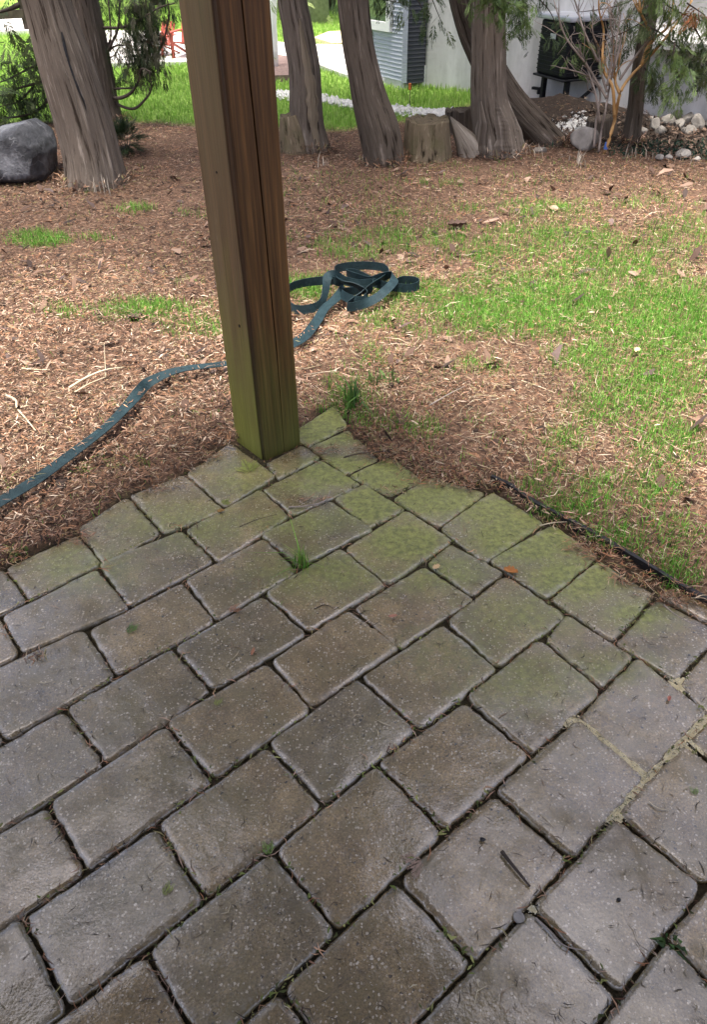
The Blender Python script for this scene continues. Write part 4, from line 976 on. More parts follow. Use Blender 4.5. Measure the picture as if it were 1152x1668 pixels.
# white gravel laid in a line across the lawn, and by the wall
def stones_stuff(name, pts_fn, n, seed, size, mat):
    r = np.random.default_rng(seed); base = np.array([(1, 0, 0), (-1, 0, 0), (0, 1, 0), (0, -1, 0), (0, 0, 1), (0, 0, -1)], float); F8 = np.array([(0, 2, 4), (2, 1, 4), (1, 3, 4), (3, 0, 4), (2, 0, 5), (1, 2, 5), (3, 1, 5), (0, 3, 5)])
    C = pts_fn(r, n); s = r.uniform(*size, (n, 1, 1)); J = base[None] * s * r.uniform(.6, 1.3, (n, 6, 1)) * np.array([1, 1, .7]); a = r.random(n) * 6.28
    ca, sa = np.cos(a)[:, None], np.sin(a)[:, None]; x = J[..., 0] * ca - J[..., 1] * sa; y = J[..., 0] * sa + J[..., 1] * ca
    V_ = np.stack([x, y, J[..., 2]], -1) + C[:, None, :]; Fs = (F8[None] + 6 * np.arange(n)[:, None, None]).reshape(-1, 3)
    o = link(name, npmesh(name, V_.reshape(-1, 3), Fs, np.full(len(Fs), 3), False), mat); o['kind'] = 'stuff'; return o
MP['gravel'] = mat_plain('white_gravel', (0.36, 0.36, 0.34), (0.62, 0.62, 0.60), 40, 0.8, 0.1)
gl_ = np.array([G(px, py)[:2] for px, py in ((380, 143), (450, 154), (480, 158), (535, 165), (580, 173), (640, 182), (700, 187), (740, 189))])
def gline(r, n):
    t = r.random(n) * (len(gl_) - 1); i = t.astype(int); f = (t - i)[:, None]; p = gl_[i] * (1 - f) + gl_[np.minimum(i + 1, len(gl_) - 1)] * f; p = p + r.normal(0, .06, (n, 2)) * np.array([.4, 1]); 
    return np.stack([p[:, 0], p[:, 1], hgt(p[:, 0], p[:, 1]) + .012 + .025 * r.random(n)], -1)
tag(stones_stuff('white_gravel', gline, 2200, 3, (.012, .028), MP['gravel']), 'line of white gravel laid across the far lawn', 'gravel')
def gpatch(r, n):
    p = np.array([g2(*(np.array([930, 214]) + r.normal(0, 1, 2) * np.array([14, 3.2]))) for _ in range(n)]); return np.stack([p[:, 0], p[:, 1], hgt(p[:, 0], p[:, 1]) + .012 * r.random(n)], -1)
tag(stones_stuff('gravel_patch', gpatch, 420, 4, (.010, .022), MP['gravel']), 'small patch of white gravel beside the leaning dark trunk', 'gravel')

def chair(px, py, rz, lab, sc):
    b = G(px, py); root = empty('garden_chair', (b[0], b[1], ZD), lab, 'chair', 'red garden chairs on the driveway'); root.rotation_euler = (0, 0, rz); root.scale = (sc, sc, sc)
    def part(name, boxes):
        m_ = MB()
        for (p, q, w, h) in boxes: m_.bar(p, q, w, h)
        return m_.build(name, MP['red'], root)
    part('seat', [((-.25, .28, .36), (-.25 + .0, -.28, .26), .10, .02)] + [((x, .28, .36), (x, -.28, .26), .09, .02) for x in (-.15, -.05, .05, .15, .25)])
    for x in (-.22, -.11, 0, .11, .22): part('back_slat', [((x, -.22, .25), (x * 1.15, -.52, .98 - abs(x) * .4), .095, .02)])
    for s in (-1, 1):
        part('leg', [((s * .30, .32, 0), (s * .30, .30, .56), .09, .03)]); part('rear_leg', [((s * .29, .30, .34), (s * .27, -.60, 0), .09, .03)]); part('armrest', [((s * .33, .38, .57), (s * .33, -.42, .57), .13, .025)])
chair(266, 97, 2.6, 'red slatted garden chair on the pale driveway, left of the wooden post', .33); 
chair(309, 100, 2.9, 'red garden chair half hidden behind the wooden post', .42)

b = G(444, 118); root = empty('young_tree', (b[0], b[1], 0), 'slender pale young tree in the bark bed beyond the post', 'tree')
p = [V(446, 120, b[1]), V(446, 80, b[1]), V(444, 40, b[1]), V(445, 0, b[1]), V(446, -60, b[1])]; m_ = MB(); m_.tube(p, [.05, .045, .042, .038, .03], 10); unparented_to(m_.build('trunk', MP['white'], None, True), root)
r = np.random.default_rng(5); A = np.array([p[3]] * 90) + r.normal(0, .35, (90, 3)) + np.array([0, 0, .2]); V_, f, s, c = place_fronds(A, r.normal(0, 1, (90, 3)), r.uniform(.10, .2, 90), pick(r, 90, [(0.22, 0.30, 0.10), (0.28, 0.36, 0.14)]), 6)
unparented_to(link('crown', npmesh('crown', V_, f, s, False, color=c), MP['cedar']), root)

def shrub(name, base, rx, rz, n, seed, pal, lab, cat, size):
    b = base; root = empty(name, (b[0], b[1], 0), lab, cat); r = np.random.default_rng(seed)
    u = r.normal(size=(n, 3)); u /= np.linalg.norm(u, axis=1)[:, None]; u *= r.uniform(.3, 1, (n, 1)); A = u * np.array([rx, rx, rz]) * (1 + .25 * (fbm(u[:, 0] * 3, u[:, 2] * 3 + seed, seed)[:, None] - .5)) + np.array([b[0], b[1], rz * .85])
    A[:, 2] = np.maximum(A[:, 2], .02); D = u + np.array([0, 0, .25]); V_, f, s, c = place_fronds(A, D, r.uniform(*size, n), pick(r, n, pal, .3), seed)
    unparented_to(link('foliage', npmesh('foliage', V_, f, s, False, color=c), MP['cedar']), root)
    m_ = MB(); 
    for k in range(5): a = k * 1.257; m_.tube([(b[0], b[1], -.02), (b[0] + .4 * rx * math.cos(a), b[1] + .4 * rx * math.sin(a), rz * .9)], [rx * .05, rx * .02], 5)
    unparented_to(m_.build('stem', MP['fir_twig'], None), root); return root
shrub('dwarf_conifer', G(206, 250), .105, .10, 260, 71, [(0.018, 0.032, 0.014), (0.025, 0.042, 0.018), (0.03, 0.05, 0.02)], 'small dark evergreen bush in the mulch beside the leaning trunk', 'shrub', (.05, .10))
far = [(532, 30, 1.6, 1.5, 700, 'clipped green shrub beyond the far lawn, between the two dark trunks'), (90, 24, 2.2, 2.0, 500, 'tall green shrub beyond the driveway behind the split trunk'), (235, 18, 2.4, 2.2, 500, 'tall pale shrub beyond the driveway behind the hanging branches'), (380, 20, 2.2, 2.3, 400, 'green shrub beyond the driveway hidden by the wooden post')]
for k, (px, py, rx, rz, n, lab) in enumerate(far): shrub('shrub', G(px, py) + np.array([0, 1.2, 0]), rx, rz, n, 80 + k, [(0.10, 0.16, 0.05), (0.14, 0.20, 0.07), (0.07, 0.12, 0.04), (0.2, 0.24, 0.12)], lab, 'shrub', (.25, .5))
b = G(515, 37); root = empty('grey_tree', (b[0], b[1], 0), 'grey trunk standing on the far lawn by the clipped shrub', 'tree')
m_ = MB(); m_.tube([(b[0], b[1], -.1), (b[0], b[1], 1.5), (b[0] + .1, b[1], 5)], [.21, .18, .12], 14); unparented_to(m_.build('trunk', MP['granite'], None, True), root)
unparented_to(crown_object('crown', None, np.array([b[0], b[1], 6.2]), 2.2, 1.7, 260, 91, CEDAR_PAL, (.5, .9)), root)
# rail fence at the far left
f0 = G(-60, 62); f1 = G(48, 56); root = empty('rail_fence', (f0[0], f0[1], 0), 'dark rail fence beside the far road at the left edge', 'fence')
for k in range(3):
    p = f0 + (f1 - f0) * k / 2; m_ = MB(); m_.box((p[0], p[1], .5), .09, .09, 1.0); unparented_to(m_.build('post', MP['fir_twig'], None), root)
for z in (.25, .55, .85): m_ = MB(); m_.bar((f0[0], f0[1] - .06, z), (f1[0], f1[1] - .06, z), .03, .10); unparented_to(m_.build('rail', MP['fir_twig'], None), root)
# distant wood closing the yard
r = np.random.default_rng(12); n = 2600; A = np.stack([r.uniform(-26, 22, n), r.uniform(27, 34, n), r.uniform(0, 9, n)], -1); keep = fbm(A[:, 0] * .35, A[:, 2] * .35, 44) > .42; A = A[keep]; n = len(A)
V_, f, s, c = place_fronds(A, r.normal(0, 1, (n, 3)), r.uniform(.8, 1.6, n), pick(r, n, [(0.08, 0.12, 0.04), (0.12, 0.16, 0.06), (0.05, 0.08, 0.03), (0.16, 0.15, 0.09)]), 13)
tag(link('distant_wood', npmesh('distant_wood', V_, f, s, False, color=c), MP['cedar']), 'green wood closing the view beyond the lawn', 'wood', kind='stuff')

# ------------------------------------------------------------------ black edging along the paving
m_ = MB(); line = [(800, 785), (826, 797), (870, 822), (905, 843), (950, 868), (1000, 895), (1050, 925), (1100, 954), (1152, 985)]
P = [G(*p) for p in line] + [np.array([*edge_far, 0])]
ed = []
for i, p in enumerate(P):
    d = P[min(i + 1, len(P) - 1)] - P[max(i - 1, 0)]; d /= np.linalg.norm(d); nrm = np.array([-d[1], d[0], 0]); t = .0045 + .001 * (i % 3); lean = .006 * math.sin(i * 1.7); top = .019 + .005 * math.sin(i * 2.1 + 1)
    ed.append([p + nrm * t + np.array([0, 0, -.06]), p + nrm * (t + lean) + np.array([0, 0, top]), p - nrm * (t - lean) + np.array([0, 0, top]), p - nrm * t + np.array([0, 0, -.06])])
m_.add([q for e in ed for q in e], [(i * 4 + k, i * 4 + k + 1, i * 4 + k + 5, i * 4 + k + 4) for i in range(len(ed) - 1) for k in range(3)])
tag(m_.build('lawn_edging', MP['black']), 'thin black plastic edging between the paving and the grass', 'edging')

# ------------------------------------------------------------------ the teal strap: one flat band from the left edge, behind the post, into its tangle
def ribbon(path, width, name, mat, thick=.0022, n=520):
    """path: (x, y, z, tilt degrees) ; tilt 0 lies flat, 90 stands on its edge"""
    C, s = smooth_path(path, n); T = np.gradient(C[:, :3], axis=0); T /= np.linalg.norm(T, axis=1)[:, None]
    side = np.cross(np.array([0, 0, 1.0]), T); side /= np.linalg.norm(side, axis=1)[:, None] + 1e-9; up = np.cross(T, side); t = np.radians(C[:, 3])[:, None]
    wv = np.cos(t) * side + np.sin(t) * up; nv = np.cross(T, wv)
    rows = []; uv = []
    for (a, b_) in ((-.5, 1), (-.25, .8), (0, .9), (.25, .8), (.5, 1), (.5, -1), (0, -1), (-.5, -1)): rows.append(C[:, :3] + wv * a * width + nv * b_ * thick / 2); uv.append(np.stack([s * 4, np.full(n, a)], -1))
    V_ = np.stack(rows, 1); k = len(rows); ids = np.arange(n * k).reshape(n, k); j = np.roll(ids, -1, 1)
    low = V_[..., 2] - (hgt(V_[..., 0], V_[..., 1]) + .022); V_[..., 2] -= np.minimum(low, 0) 
    F4 = np.stack([ids[:-1], j[:-1], j[1:], ids[1:]], -1).reshape(-1, 4)
    return link(name, npmesh(name, V_.reshape(-1, 3), F4, np.full(len(F4), 4), False, uv=np.stack(uv, 1).reshape(-1, 2)), mat)
PATH = [(-150, 930, .02, 0), (-60, 862, .02, 0), (0, 824, .024, 8), (60, 787, .024, 10), (120, 743, .025, 5), (175, 700, .026, 0), (212, 662, .028, 12), (232, 638, .034, 55), (246, 626, .032, 30), (290, 608, .032, 5), (362, 598, .03, 0), (420, 588, .03, 8), (475, 566, .026, 20), (497, 552, .026, 25), (516, 528, .028, 20), (530, 506, .03, 12), (548, 490, .035, 20),
        (560, 470, .05, 60), (545, 462, .07, 85), (522, 462, .05, 88), (492, 466, .04, 85), (472, 474, .035, 88), (469, 492, .03, 85), (480, 508, .03, 85), (505, 508, .03, 80), (524, 498, .03, 75), (531, 475, .06, 50), (534, 456, .09, 30), (545, 452, .09, 80), (560, 461, .06, 86), (585, 467, .05, 80), (606, 466, .05, 88), (604, 476, .045, 82), (580, 478, .04, 88),
        (556, 482, .045, 75), (572, 492, .04, 80), (592, 494, .035, 85), (598, 484, .05, 70), (580, 470, .08, 50), (560, 464, .09, 40), (548, 456, .05, 85), (548, 443, .04, 88), (568, 438, .035, 88), (600, 437, .035, 88), (626, 441, .035, 88), (633, 452, .035, 86), (620, 461, .05, 70), (598, 472, .07, 45), (588, 484, .05, 60), (572, 498, .03, 85), (566, 505, .03, 88), (585, 502, .03, 82), (610, 492, .035, 45), (628, 478, .05, 30), (642, 462, .06, 25),
        (640, 452, .06, 65), (620, 456, .05, 85), (600, 462, .05, 85), (578, 455, .07, 85), (565, 450, .06, 85), (575, 449, .06, 88), (592, 455, .05, 86), (612, 466, .04, 85), (640, 472, .03, 88), (668, 474, .03, 88), (683, 468, .03, 88), (676, 462, .03, 88), (655, 461, .03, 86), (640, 468, .03, 80), (618, 480, .03, 60)]
strap_pts = []
for (px, py, z, t) in PATH: p = G(px, py, z + .0); strap_pts.append((p[0], p[1], z + .012, t))
tag(ribbon(strap_pts, .036, 'strap', MP['strap'], n=900), 'flat dark teal webbing strap trailing behind the post into a tangled heap', 'strap')

# ------------------------------------------------------------------ loose litter: real strips on the ground
def chips(n, xy, zfn, length, width, pal, seed, name, lift=.010, bend=.22, tiltv=.16, var=.3, mat='litter'):
    r = np.random.default_rng(seed); L = r.uniform(*length, n) * (0.6 + .8 * r.random(n)); W = r.uniform(*width, n); a = r.random(n) * 2 * math.pi; ti = r.normal(0, tiltv, n); bd = r.normal(0, bend, n)
    t = np.stack([np.cos(a) * np.cos(ti), np.sin(a) * np.cos(ti), np.sin(ti)], -1); sd = np.stack([-np.sin(a), np.cos(a), r.normal(0, .35, n)], -1)
    z0 = zfn(xy[:, 0], xy[:, 1]) + lift * r.random(n) + np.abs(np.sin(ti)) * L * .5
    c = np.stack([xy[:, 0], xy[:, 1], z0], -1); rows = []
    for k, (f, wf) in enumerate(((-.5, .35), (-.05, 1.0), (.5, .3))):
        o = c + t * (f * L)[:, None] + np.cross(t, [0, 0, 1.0]) * (bd * L * (abs(f) * 2) ** 2 * .5)[:, None] - np.array([0, 0, 1.0]) * ((abs(f) * 2) ** 2 * L * .04)[:, None]
        rows += [o - sd * (W * wf / 2)[:, None], o + sd * (W * wf / 2)[:, None]]
    V_ = np.stack(rows, 1); b = np.arange(n)[:, None] * 6; F4 = np.concatenate([b + np.array([[0, 2, 3, 1]]), b + np.array([[2, 4, 5, 3]])], 1).reshape(-1, 4)
    pc = pick(r, n, pal, var) * (.40 + .98 * fbm(xy[:, 0] * 2.2, xy[:, 1] * 2.2, 17, 4))[:, None]; cl = np.repeat(pc, 6, 0)
    return link(name, npmesh(name, V_.reshape(-1, 3), F4, np.full(len(F4), 4), False, color=cl), MP[mat])
def scatter(n, x0, x1, y0, y1, dens, seed):
    r = np.random.default_rng(seed); x = r.uniform(x0, x1, n); y = r.uniform(y0, y1, n); k = r.random(n) < dens(x, y); return np.stack([x[k], y[k]], -1)
MULCH = [(0.025, 0.016, 0.011), (0.14, 0.070, 0.040), (0.21, 0.115, 0.070), (0.33, 0.195, 0.13), (0.43, 0.295, 0.21), (0.075, 0.040, 0.027), (0.03, 0.019, 0.013), (0.27, 0.145, 0.080), (0.05, 0.032, 0.023), (0.50, 0.40, 0.30), (0.16, 0.095, 0.072), (0.10, 0.055, 0.036)]
NEEDLE = [(0.36, 0.17, 0.085), (0.41, 0.24, 0.14), (0.30, 0.26, 0.11), (0.28, 0.135, 0.075), (0.40, 0.265, 0.175), (0.16, 0.082, 0.050), (0.46, 0.37, 0.245), (0.07, 0.040, 0.027), (0.38, 0.29, 0.205), (0.10, 0.058, 0.038)]
STRAW = [(0.44, 0.375, 0.25), (0.50, 0.44, 0.32), (0.36, 0.30, 0.19)]
def in_view(x, y, m_=520):
    px, py = project(x, y); return (px > -m_) & (px < 1152 + m_) & (py < 1900)
def off_patio(x, y): return ~inside(PATIO, x, y)
PATIO_S = PATIO + (np.array([0.1, -0.3]) - PATIO) / np.linalg.norm(np.array([0.1, -0.3]) - PATIO, axis=1)[:, None] * 0.022
def edge_soft(x, y):                                    # litter spills a little over the paving's ragged edge
    jx = x + .05 * (fbm(x * 9, y * 9, 61) - .5) * 2; jy = y + .05 * (fbm(x * 9, y * 9, 62) - .5) * 2
    return ~inside(PATIO_S, jx, jy)
def leftness(x, y): return np.clip((FC[0] + .1 - x) / .3 + (2.6 - y) * .15, 0, 1)
def d_mulch(x, y): return edge_soft(x, y) * in_view(x, y) * (1 - .75 * np.clip(field(GRASS, x, y), 0, 1)) * (1 - lawn_mask(x, y)) * (1 - .8 * soil_mask(x, y)) * np.where(y > 3.6, .75, 1)
xy = scatter(190000, -2.6, 2.8, .6, 3.1, lambda x, y: d_mulch(x, y) * (.35 + .65 * leftness(x, y)), 1)
def zl_(x, y): return np.where(inside(PATIO, x, y), .002, hgt(x, y))
o = chips(len(xy), xy, zl_, (.008, .032), (.0012, .0046), MULCH, 1, 'bark_mulch', .03, .12); tag(o, 'shredded reddish-brown bark mulch', 'mulch', kind='stuff')
xy = scatter(300000, -2.6, 2.8, .6, 3.3, lambda x, y: d_mulch(x, y) * (1 - .45 * leftness(x, y)) * (.45 + .55 * (fbm(x * 3, y * 3, 70) > .42)), 2)
o = chips(len(xy), xy, zl_, (.008, .025), (.0008, .0020), NEEDLE + MULCH[:3] + STRAW[:1], 2, 'needle_litter', .028, .2); tag(o, 'fallen rusty cedar needles and twiglets', 'needles', kind='stuff')
xy = scatter(430000, -5, 5, 3.1, 6.6, lambda x, y: d_mulch(x, y) * (.5 + .5 * (fbm(x * 2, y * 2, 71) > .45)), 3)
o = chips(len(xy), xy, zl_, (.009, .032), (.0012, .0038), NEEDLE[:3] + MULCH + MULCH[:7] + [(.03,.02,.015)] * 2, 3, 'far_litter', .022); tag(o, 'rusty needle litter under the far trees', 'needles', kind='stuff')
xy = scatter(2800, -2.6, 3, 1.0, 4.2, lambda x, y: d_mulch(x, y) * (1 - .8 * leftness(x, y)), 4)
o = chips(len(xy), xy, zl_, (.05, .13), (.0012, .003), STRAW + NEEDLE[3:4], 4, 'straw_litter', .02, .4, .12); tag(o, 'pale dry grass straws on the ground', 'straw', kind='stuff')
xy = scatter(1600, -2.6, 3, 1.0, 5.0, lambda x, y: d_mulch(x, y) * (fbm(x * 2.3, y * 2.3, 75) > .45), 5)
o = chips(len(xy), xy, zl_, (.03, .075), (.016, .035), [(0.09, 0.055, 0.04), (0.05, 0.035, 0.03), (0.16, 0.10, 0.07), (0.28, 0.19, 0.14), (0.12, 0.085, 0.075)], 5, 'fallen_leaves', .02, .3, .45); tag(o, 'brown fallen leaves on the mulch', 'leaves', kind='stuff')

xy = scatter(5200, -2.6, 2.8, .8, 5.0, lambda x, y: d_mulch(x, y) * (.25 + .75 * leftness(x, y)) * (fbm(x * 3, y * 3, 76) > .38), 6)
o = chips(len(xy), xy, zl_, (.016, .040), (.006, .014), MULCH[:3] + MULCH[5:9], 6, 'bark_chunks', .024, .12, .3); tag(o, 'broken chunks of dark bark in the mulch', 'bark', kind='stuff')

sl = np.array([(p[0], p[1]) for p in strap_pts[:16]]); r = np.random.default_rng(21); i = r.integers(0, 14, 90); f = r.random((90, 1)); xy = sl[i] * (1 - f) + sl[i + 1] * f + r.normal(0, .012, (90, 2))
o = chips(90, xy, lambda x, y: np.full(np.shape(x), .043), (.010, .028), (.0012, .003), NEEDLE[:5] + MULCH[:4], 21, 'strap_needles', .004, .3, .1); tag(o, 'needles lying on the teal strap', 'needles', kind='stuff')
hx = []
for (rt, pt) in ROOTS:
    n = 420; a = r.random(n) * 6.283; q = pt[0][3] * (1.0 + .55 * r.random(n) ** 1.5); hx.append(np.stack([pt[0][0] + np.cos(a) * q, pt[0][1] + np.sin(a) * q], -1))
hx = np.concatenate(hx); o = chips(len(hx), hx, hgt, (.02, .06), (.002, .007), MULCH + NEEDLE[:3], 22, 'heaped_litter', .055, .25, .5); tag(o, 'litter heaped against the trunk feet', 'litter', kind='stuff')

# joints: debris follows the gaps between pavers; sand in the open joints at the right
jl = []
for nm, q in cells:
    for k in range(4): jl.append((q[k], q[(k + 1) % 4]))
jl = np.array(jl); LJ = np.linalg.norm(jl[:, 1] - jl[:, 0], axis=1)
def joint_pts(n, seed, sd=.006, keep=.5):
    r = np.random.default_rng(seed); i = r.choice(len(jl), n, p=LJ / LJ.sum()); f = r.random((n, 1)); p = jl[i, 0] * (1 - f) + jl[i, 1] * f + r.normal(0, sd, (n, 2)); k = (fbm(p[:, 0] * 7, p[:, 1] * 7, seed) > keep) & in_view(p[:, 0], p[:, 1]); d = jl[i, 1] - jl[i, 0]; return p[k], np.arctan2(d[:, 1], d[:, 0])[k]
def zj(x, y): return np.full(np.shape(x), -.0055)
xy, _ = joint_pts(17000, 31, .0045, .38); o = chips(len(xy), xy, zj, (.008, .026), (.001, .0026), MULCH[:6] + NEEDLE[:3] + [(0.02, 0.016, 0.01)] * 3, 31, 'joint_litter', .008, .3, .15); tag(o, 'needles and crumbs caught in the paving joints', 'litter', kind='stuff')
xy, _ = joint_pts(14000, 32, .005, .5); o = chips(len(xy), xy, zj, (.004, .012), (.002, .005), [(0.16, 0.19, 0.05), (0.10, 0.13, 0.03), (0.26, 0.26, 0.09), (0.06, 0.07, 0.02)], 32, 'joint_moss', .011, .4, .5); tag(o, 'bits of moss in the paving joints', 'moss', kind='stuff')
JW = patches([(960, 1190, 30, 20, 1), (1000, 1215, 40, 30, 1), (1040, 1255, 30, 22, 1), (1060, 1250, 20, 20, 1), (1095, 1210, 30, 30, 1), (1130, 1180, 40, 20, .9), (1030, 1290, 24, 24, .9), (1000, 1325, 22, 18, .8), (935, 1175, 20, 12, .8), (1140, 1210, 30, 20, .8), (1105, 1115, 24, 20, .6), (870, 1480, 12, 10, .5)])
xy, _ = joint_pts(300000, 33, .0075, .0); w = field(JW, xy[:, 0], xy[:, 1]); r = np.random.default_rng(9); xy = xy[r.random(len(xy)) < w * 1.3]
o = chips(len(xy), xy, lambda x, y: np.full(np.shape(x), -.002), (.0015, .004), (.001, .0025), [(0.55, 0.50, 0.36), (0.48, 0.42, 0.28), (0.62, 0.58, 0.44), (0.36, 0.30, 0.18)], 33, 'joint_sand', .009, .3, .3); tag(o, 'pale cream sand in the open joints', 'sand', kind='stuff')
sv, sf = [], []
for a, b in jl:
    m0 = (a + b) / 2; L_ = np.linalg.norm(b - a); t = (b - a) / L_; n = np.array([-t[1], t[0]]); k = 26; w_ = field(JW, *(np.array([a + (b - a) * f for f in np.linspace(0, 1, k)]).T))
    if w_.max() < .35: continue
    for i in range(k - 1):
        if (w_[i] + w_[i + 1]) / 2 < .38: continue
        bs = len(sv)
        for f, ww in ((i / (k - 1), w_[i]), ((i + 1) / (k - 1), w_[i + 1])):
            p = a + (b - a) * f
            for sg in (-1, 1):
                hw = (.0030 + .0045 * float(vnoise(p[0] * 70 + sg * 9, p[1] * 70, 35))) * min(1, ww + .25); q = p + n * hw * sg; sv.append((q[0], q[1], -.0018 + .0022 * float(vnoise(q[0] * 120, q[1] * 120, 36)) - .004 * (1 - min(1, ww * 1.3))))
        sf.append((bs, bs + 1, bs + 3, bs + 2))
me = bpy.data.meshes.new('sand_fill'); me.from_pydata(sv, [], sf); tag(link('sand_fill', me, MP['sand']), 'cream sand filling the joints round the grey pavers at right', 'sand', kind='stuff')
xy = scatter(26000, .6, 4, 3.9, 6.2, lambda x, y: soil_mask(x, y) * (fbm(x * 4, y * 4, 78) > .35), 7); o = chips(len(xy), xy, hgt, (.010, .045), (.005, .016), [(0.02, 0.015, 0.012), (0.05, 0.036, 0.027), (0.09, 0.065, 0.048), (0.03, 0.022, 0.017), (0.16, 0.11, 0.08)], 7, 'soil_crumbs', .022, .2, .4); tag(o, 'dark crumbly soil heaped below the heat pump', 'soil', kind='stuff')
# needles and specks lying on the wet pavers
def on_pavers(n, seed, k=.35): return scatter(n, -1.6, 1.6, .2, 1.9, lambda x, y: inside(PATIO, x, y) & (fbm(x * 3.3, y * 3.3, seed) > k), seed)
xy = on_pavers(2200, 41); o = chips(len(xy), xy, lambda x, y: np.full(np.shape(x), .0012), (.006, .020), (.0009, .0018), [(0.02, 0.015, 0.012), (0.035, 0.026, 0.02), (0.10, 0.07, 0.045), (0.30, 0.25, 0.17), (0.05, 0.04, 0.03)], 41, 'fallen_needles', .002, .35, .04); tag(o, 'short needles scattered over the wet pavers', 'needles', kind='stuff')
xy = on_pavers(900, 42, .42); o = chips(len(xy), xy, lambda x, y: np.full(np.shape(x), .0014), (.012, .028), (.0011, .0022), [(0.42, 0.36, 0.24), (0.36, 0.30, 0.2), (0.28, 0.19, 0.12), (0.06, 0.045, 0.035)], 42, 'pale_needles', .002, .4, .05); tag(o, 'pale curled needles on the wet pavers', 'needles', kind='stuff')
# rusty spill over the far edge of the paving
SP = patches([(720, 775, 60, 18, 1), (780, 790, 45, 10, 1), (660, 745, 50, 16, 1), (610, 735, 40, 14, .8), (960, 890, 40, 18, 1), (1005, 922, 30, 10, .9), (1035, 945, 40, 12, 1.0), (980, 905, 30, 10, .9), (1090, 975, 30, 10, .9), (1060, 958, 30, 8, .6), (905, 853, 30, 8, .6), (1110, 985, 30, 8, .7), (530, 735, 30, 10, .7), (590, 705, 30, 14, .8), (340, 745, 22, 10, .8), (130, 875, 30, 14, .8), (250, 800, 40, 8, .6), (10, 910, 40, 14, .7), (500, 815, 40, 6, .6), (640, 800, 40, 8, .5), (300, 860, 30, 5, .6), (60, 1070, 25, 8, .7), (170, 925, 14, 14, .5)])
xy = scatter(120000, -1.4, 1.4, .7, 2.0, lambda x, y: np.clip(field(SP, x, y) * 1.9 - .40, 0, 1), 43); o = chips(len(xy), xy, lambda x, y: np.full(np.shape(x), .0015), (.010, .030), (.001, .0026), NEEDLE + NEEDLE[:3] + MULCH[:4], 43, 'needle_spill', .012, .35, .12); tag(o, 'rusty needles spilled over the edge of the paving', 'needles', kind='stuff')

# ------------------------------------------------------------------ grass
GP = [(0.11, 0.30, 0.03), (0.14, 0.36, 0.045), (0.19, 0.41, 0.06), (0.085, 0.24, 0.028), (0.27, 0.42, 0.10)]
def blades(xy, h, w, pal, seed, name, zfn=hgt, lean=.45):
    n = len(xy); r = np.random.default_rng(seed); hh = r.uniform(*h, n); ww = r.uniform(*w, n); a = r.random(n) * 6.283; ln = np.abs(r.normal(.15, lean, n)); z = zfn(xy[:, 0], xy[:, 1])
    d = np.stack([np.cos(a), np.sin(a), np.zeros(n)], -1); s = np.stack([-np.sin(a), np.cos(a), np.zeros(n)], -1); c = np.stack([xy[:, 0], xy[:, 1], z - .003], -1); up = np.array([0, 0, 1.0]); rows = []
    for (f, wf) in ((0, 1), (.5, .85)):
        o = c + d * (ln * hh * f * f)[:, None] + up * (hh * f * (1 - .25 * np.minimum(ln, 1) * f))[:, None]; rows += [o - s * (ww * wf / 2)[:, None], o + s * (ww * wf / 2)[:, None]]
    rows.append(c + d * (ln * hh)[:, None] + up * (hh * (1 - .45 * np.minimum(ln, 1.4)))[:, None])
    V_ = np.stack(rows, 1); b = np.arange(n)[:, None] * 5; F = np.concatenate([b + 0, b + 1, b + 3, b + 2, b + 2, b + 3, b + 4], 1); sz = np.tile([4, 3], n)
    return link(name, npmesh(name, V_.reshape(-1, 3), F, sz, False, color=np.repeat(pick(r, n, pal, .25), 5, 0)), MP['grass'])
def gd(x, y): g = field(GRASS, x, y); return np.clip(g * 1.65 - .18 - .5 * (fbm(x * 6, y * 6, 81) - .42) - .8 * (fbm(x * 17, y * 17, 82) - .42), 0, 1) * edge_soft(x, y) * in_view(x, y) * (1 - lawn_mask(x, y))
xy = scatter(600000, -2.4, 2.6, .7, 5.0, gd, 51); tag(blades(xy, (.018, .056), (.0013, .0028), GP, 51, 'grass'), 'patchy young green grass coming through the needle litter', 'grass', kind='stuff')
xy = scatter(60000, -2.6, 3.0, 1.2, 5.2, lambda x, y: edge_soft(x, y) * in_view(x, y) * (1 - lawn_mask(x, y)) * (.07 + .6 * (fbm(x * 4, y * 4, 83) > .53)) * (.25 + .75 * (1 - leftness(x, y))), 52)
tag(blades(xy, (.014, .04), (.0014, .003), GP + [(0.28, 0.30, 0.10), (0.34, 0.33, 0.13)], 52, 'sparse_grass'), 'sparse yellowish grass blades among the needles', 'grass', kind='stuff')
xy = scatter(330000, -7.5, 4, 5.0, 16, lambda x, y: lawn_mask(x, y) * in_view(x, y, 80) * np.clip(1.25 - y / 18, .25, 1), 53); tag(blades(xy, (.03, .075), (.005, .011), [(0.20, 0.36, 0.055), (0.25, 0.42, 0.075), (0.30, 0.46, 0.10), (0.35, 0.48, 0.13)], 53, 'far_lawn'), 'bright green lawn beyond the trees', 'lawn', kind='stuff')
xy = scatter(9000, 1.0, 3.6, 3.9, 5.6, lambda x, y: np.clip(field(patches([(1090, 240, 100, 14, 1.2), (1140, 250, 60, 12, 1), (890, 245, 20, 5, .5), (1010, 250, 40, 7, .6)]), x, y) * 1.4 - .3, 0, 1), 54)
tag(blades(xy, (.02, .05), (.008, .018), [(0.015, 0.045, 0.032), (0.02, 0.06, 0.04), (0.03, 0.075, 0.045)], 54, 'ground_cover', lean=.9), 'dark glossy ground cover along the foot of the rocks', 'ground cover', kind='stuff')

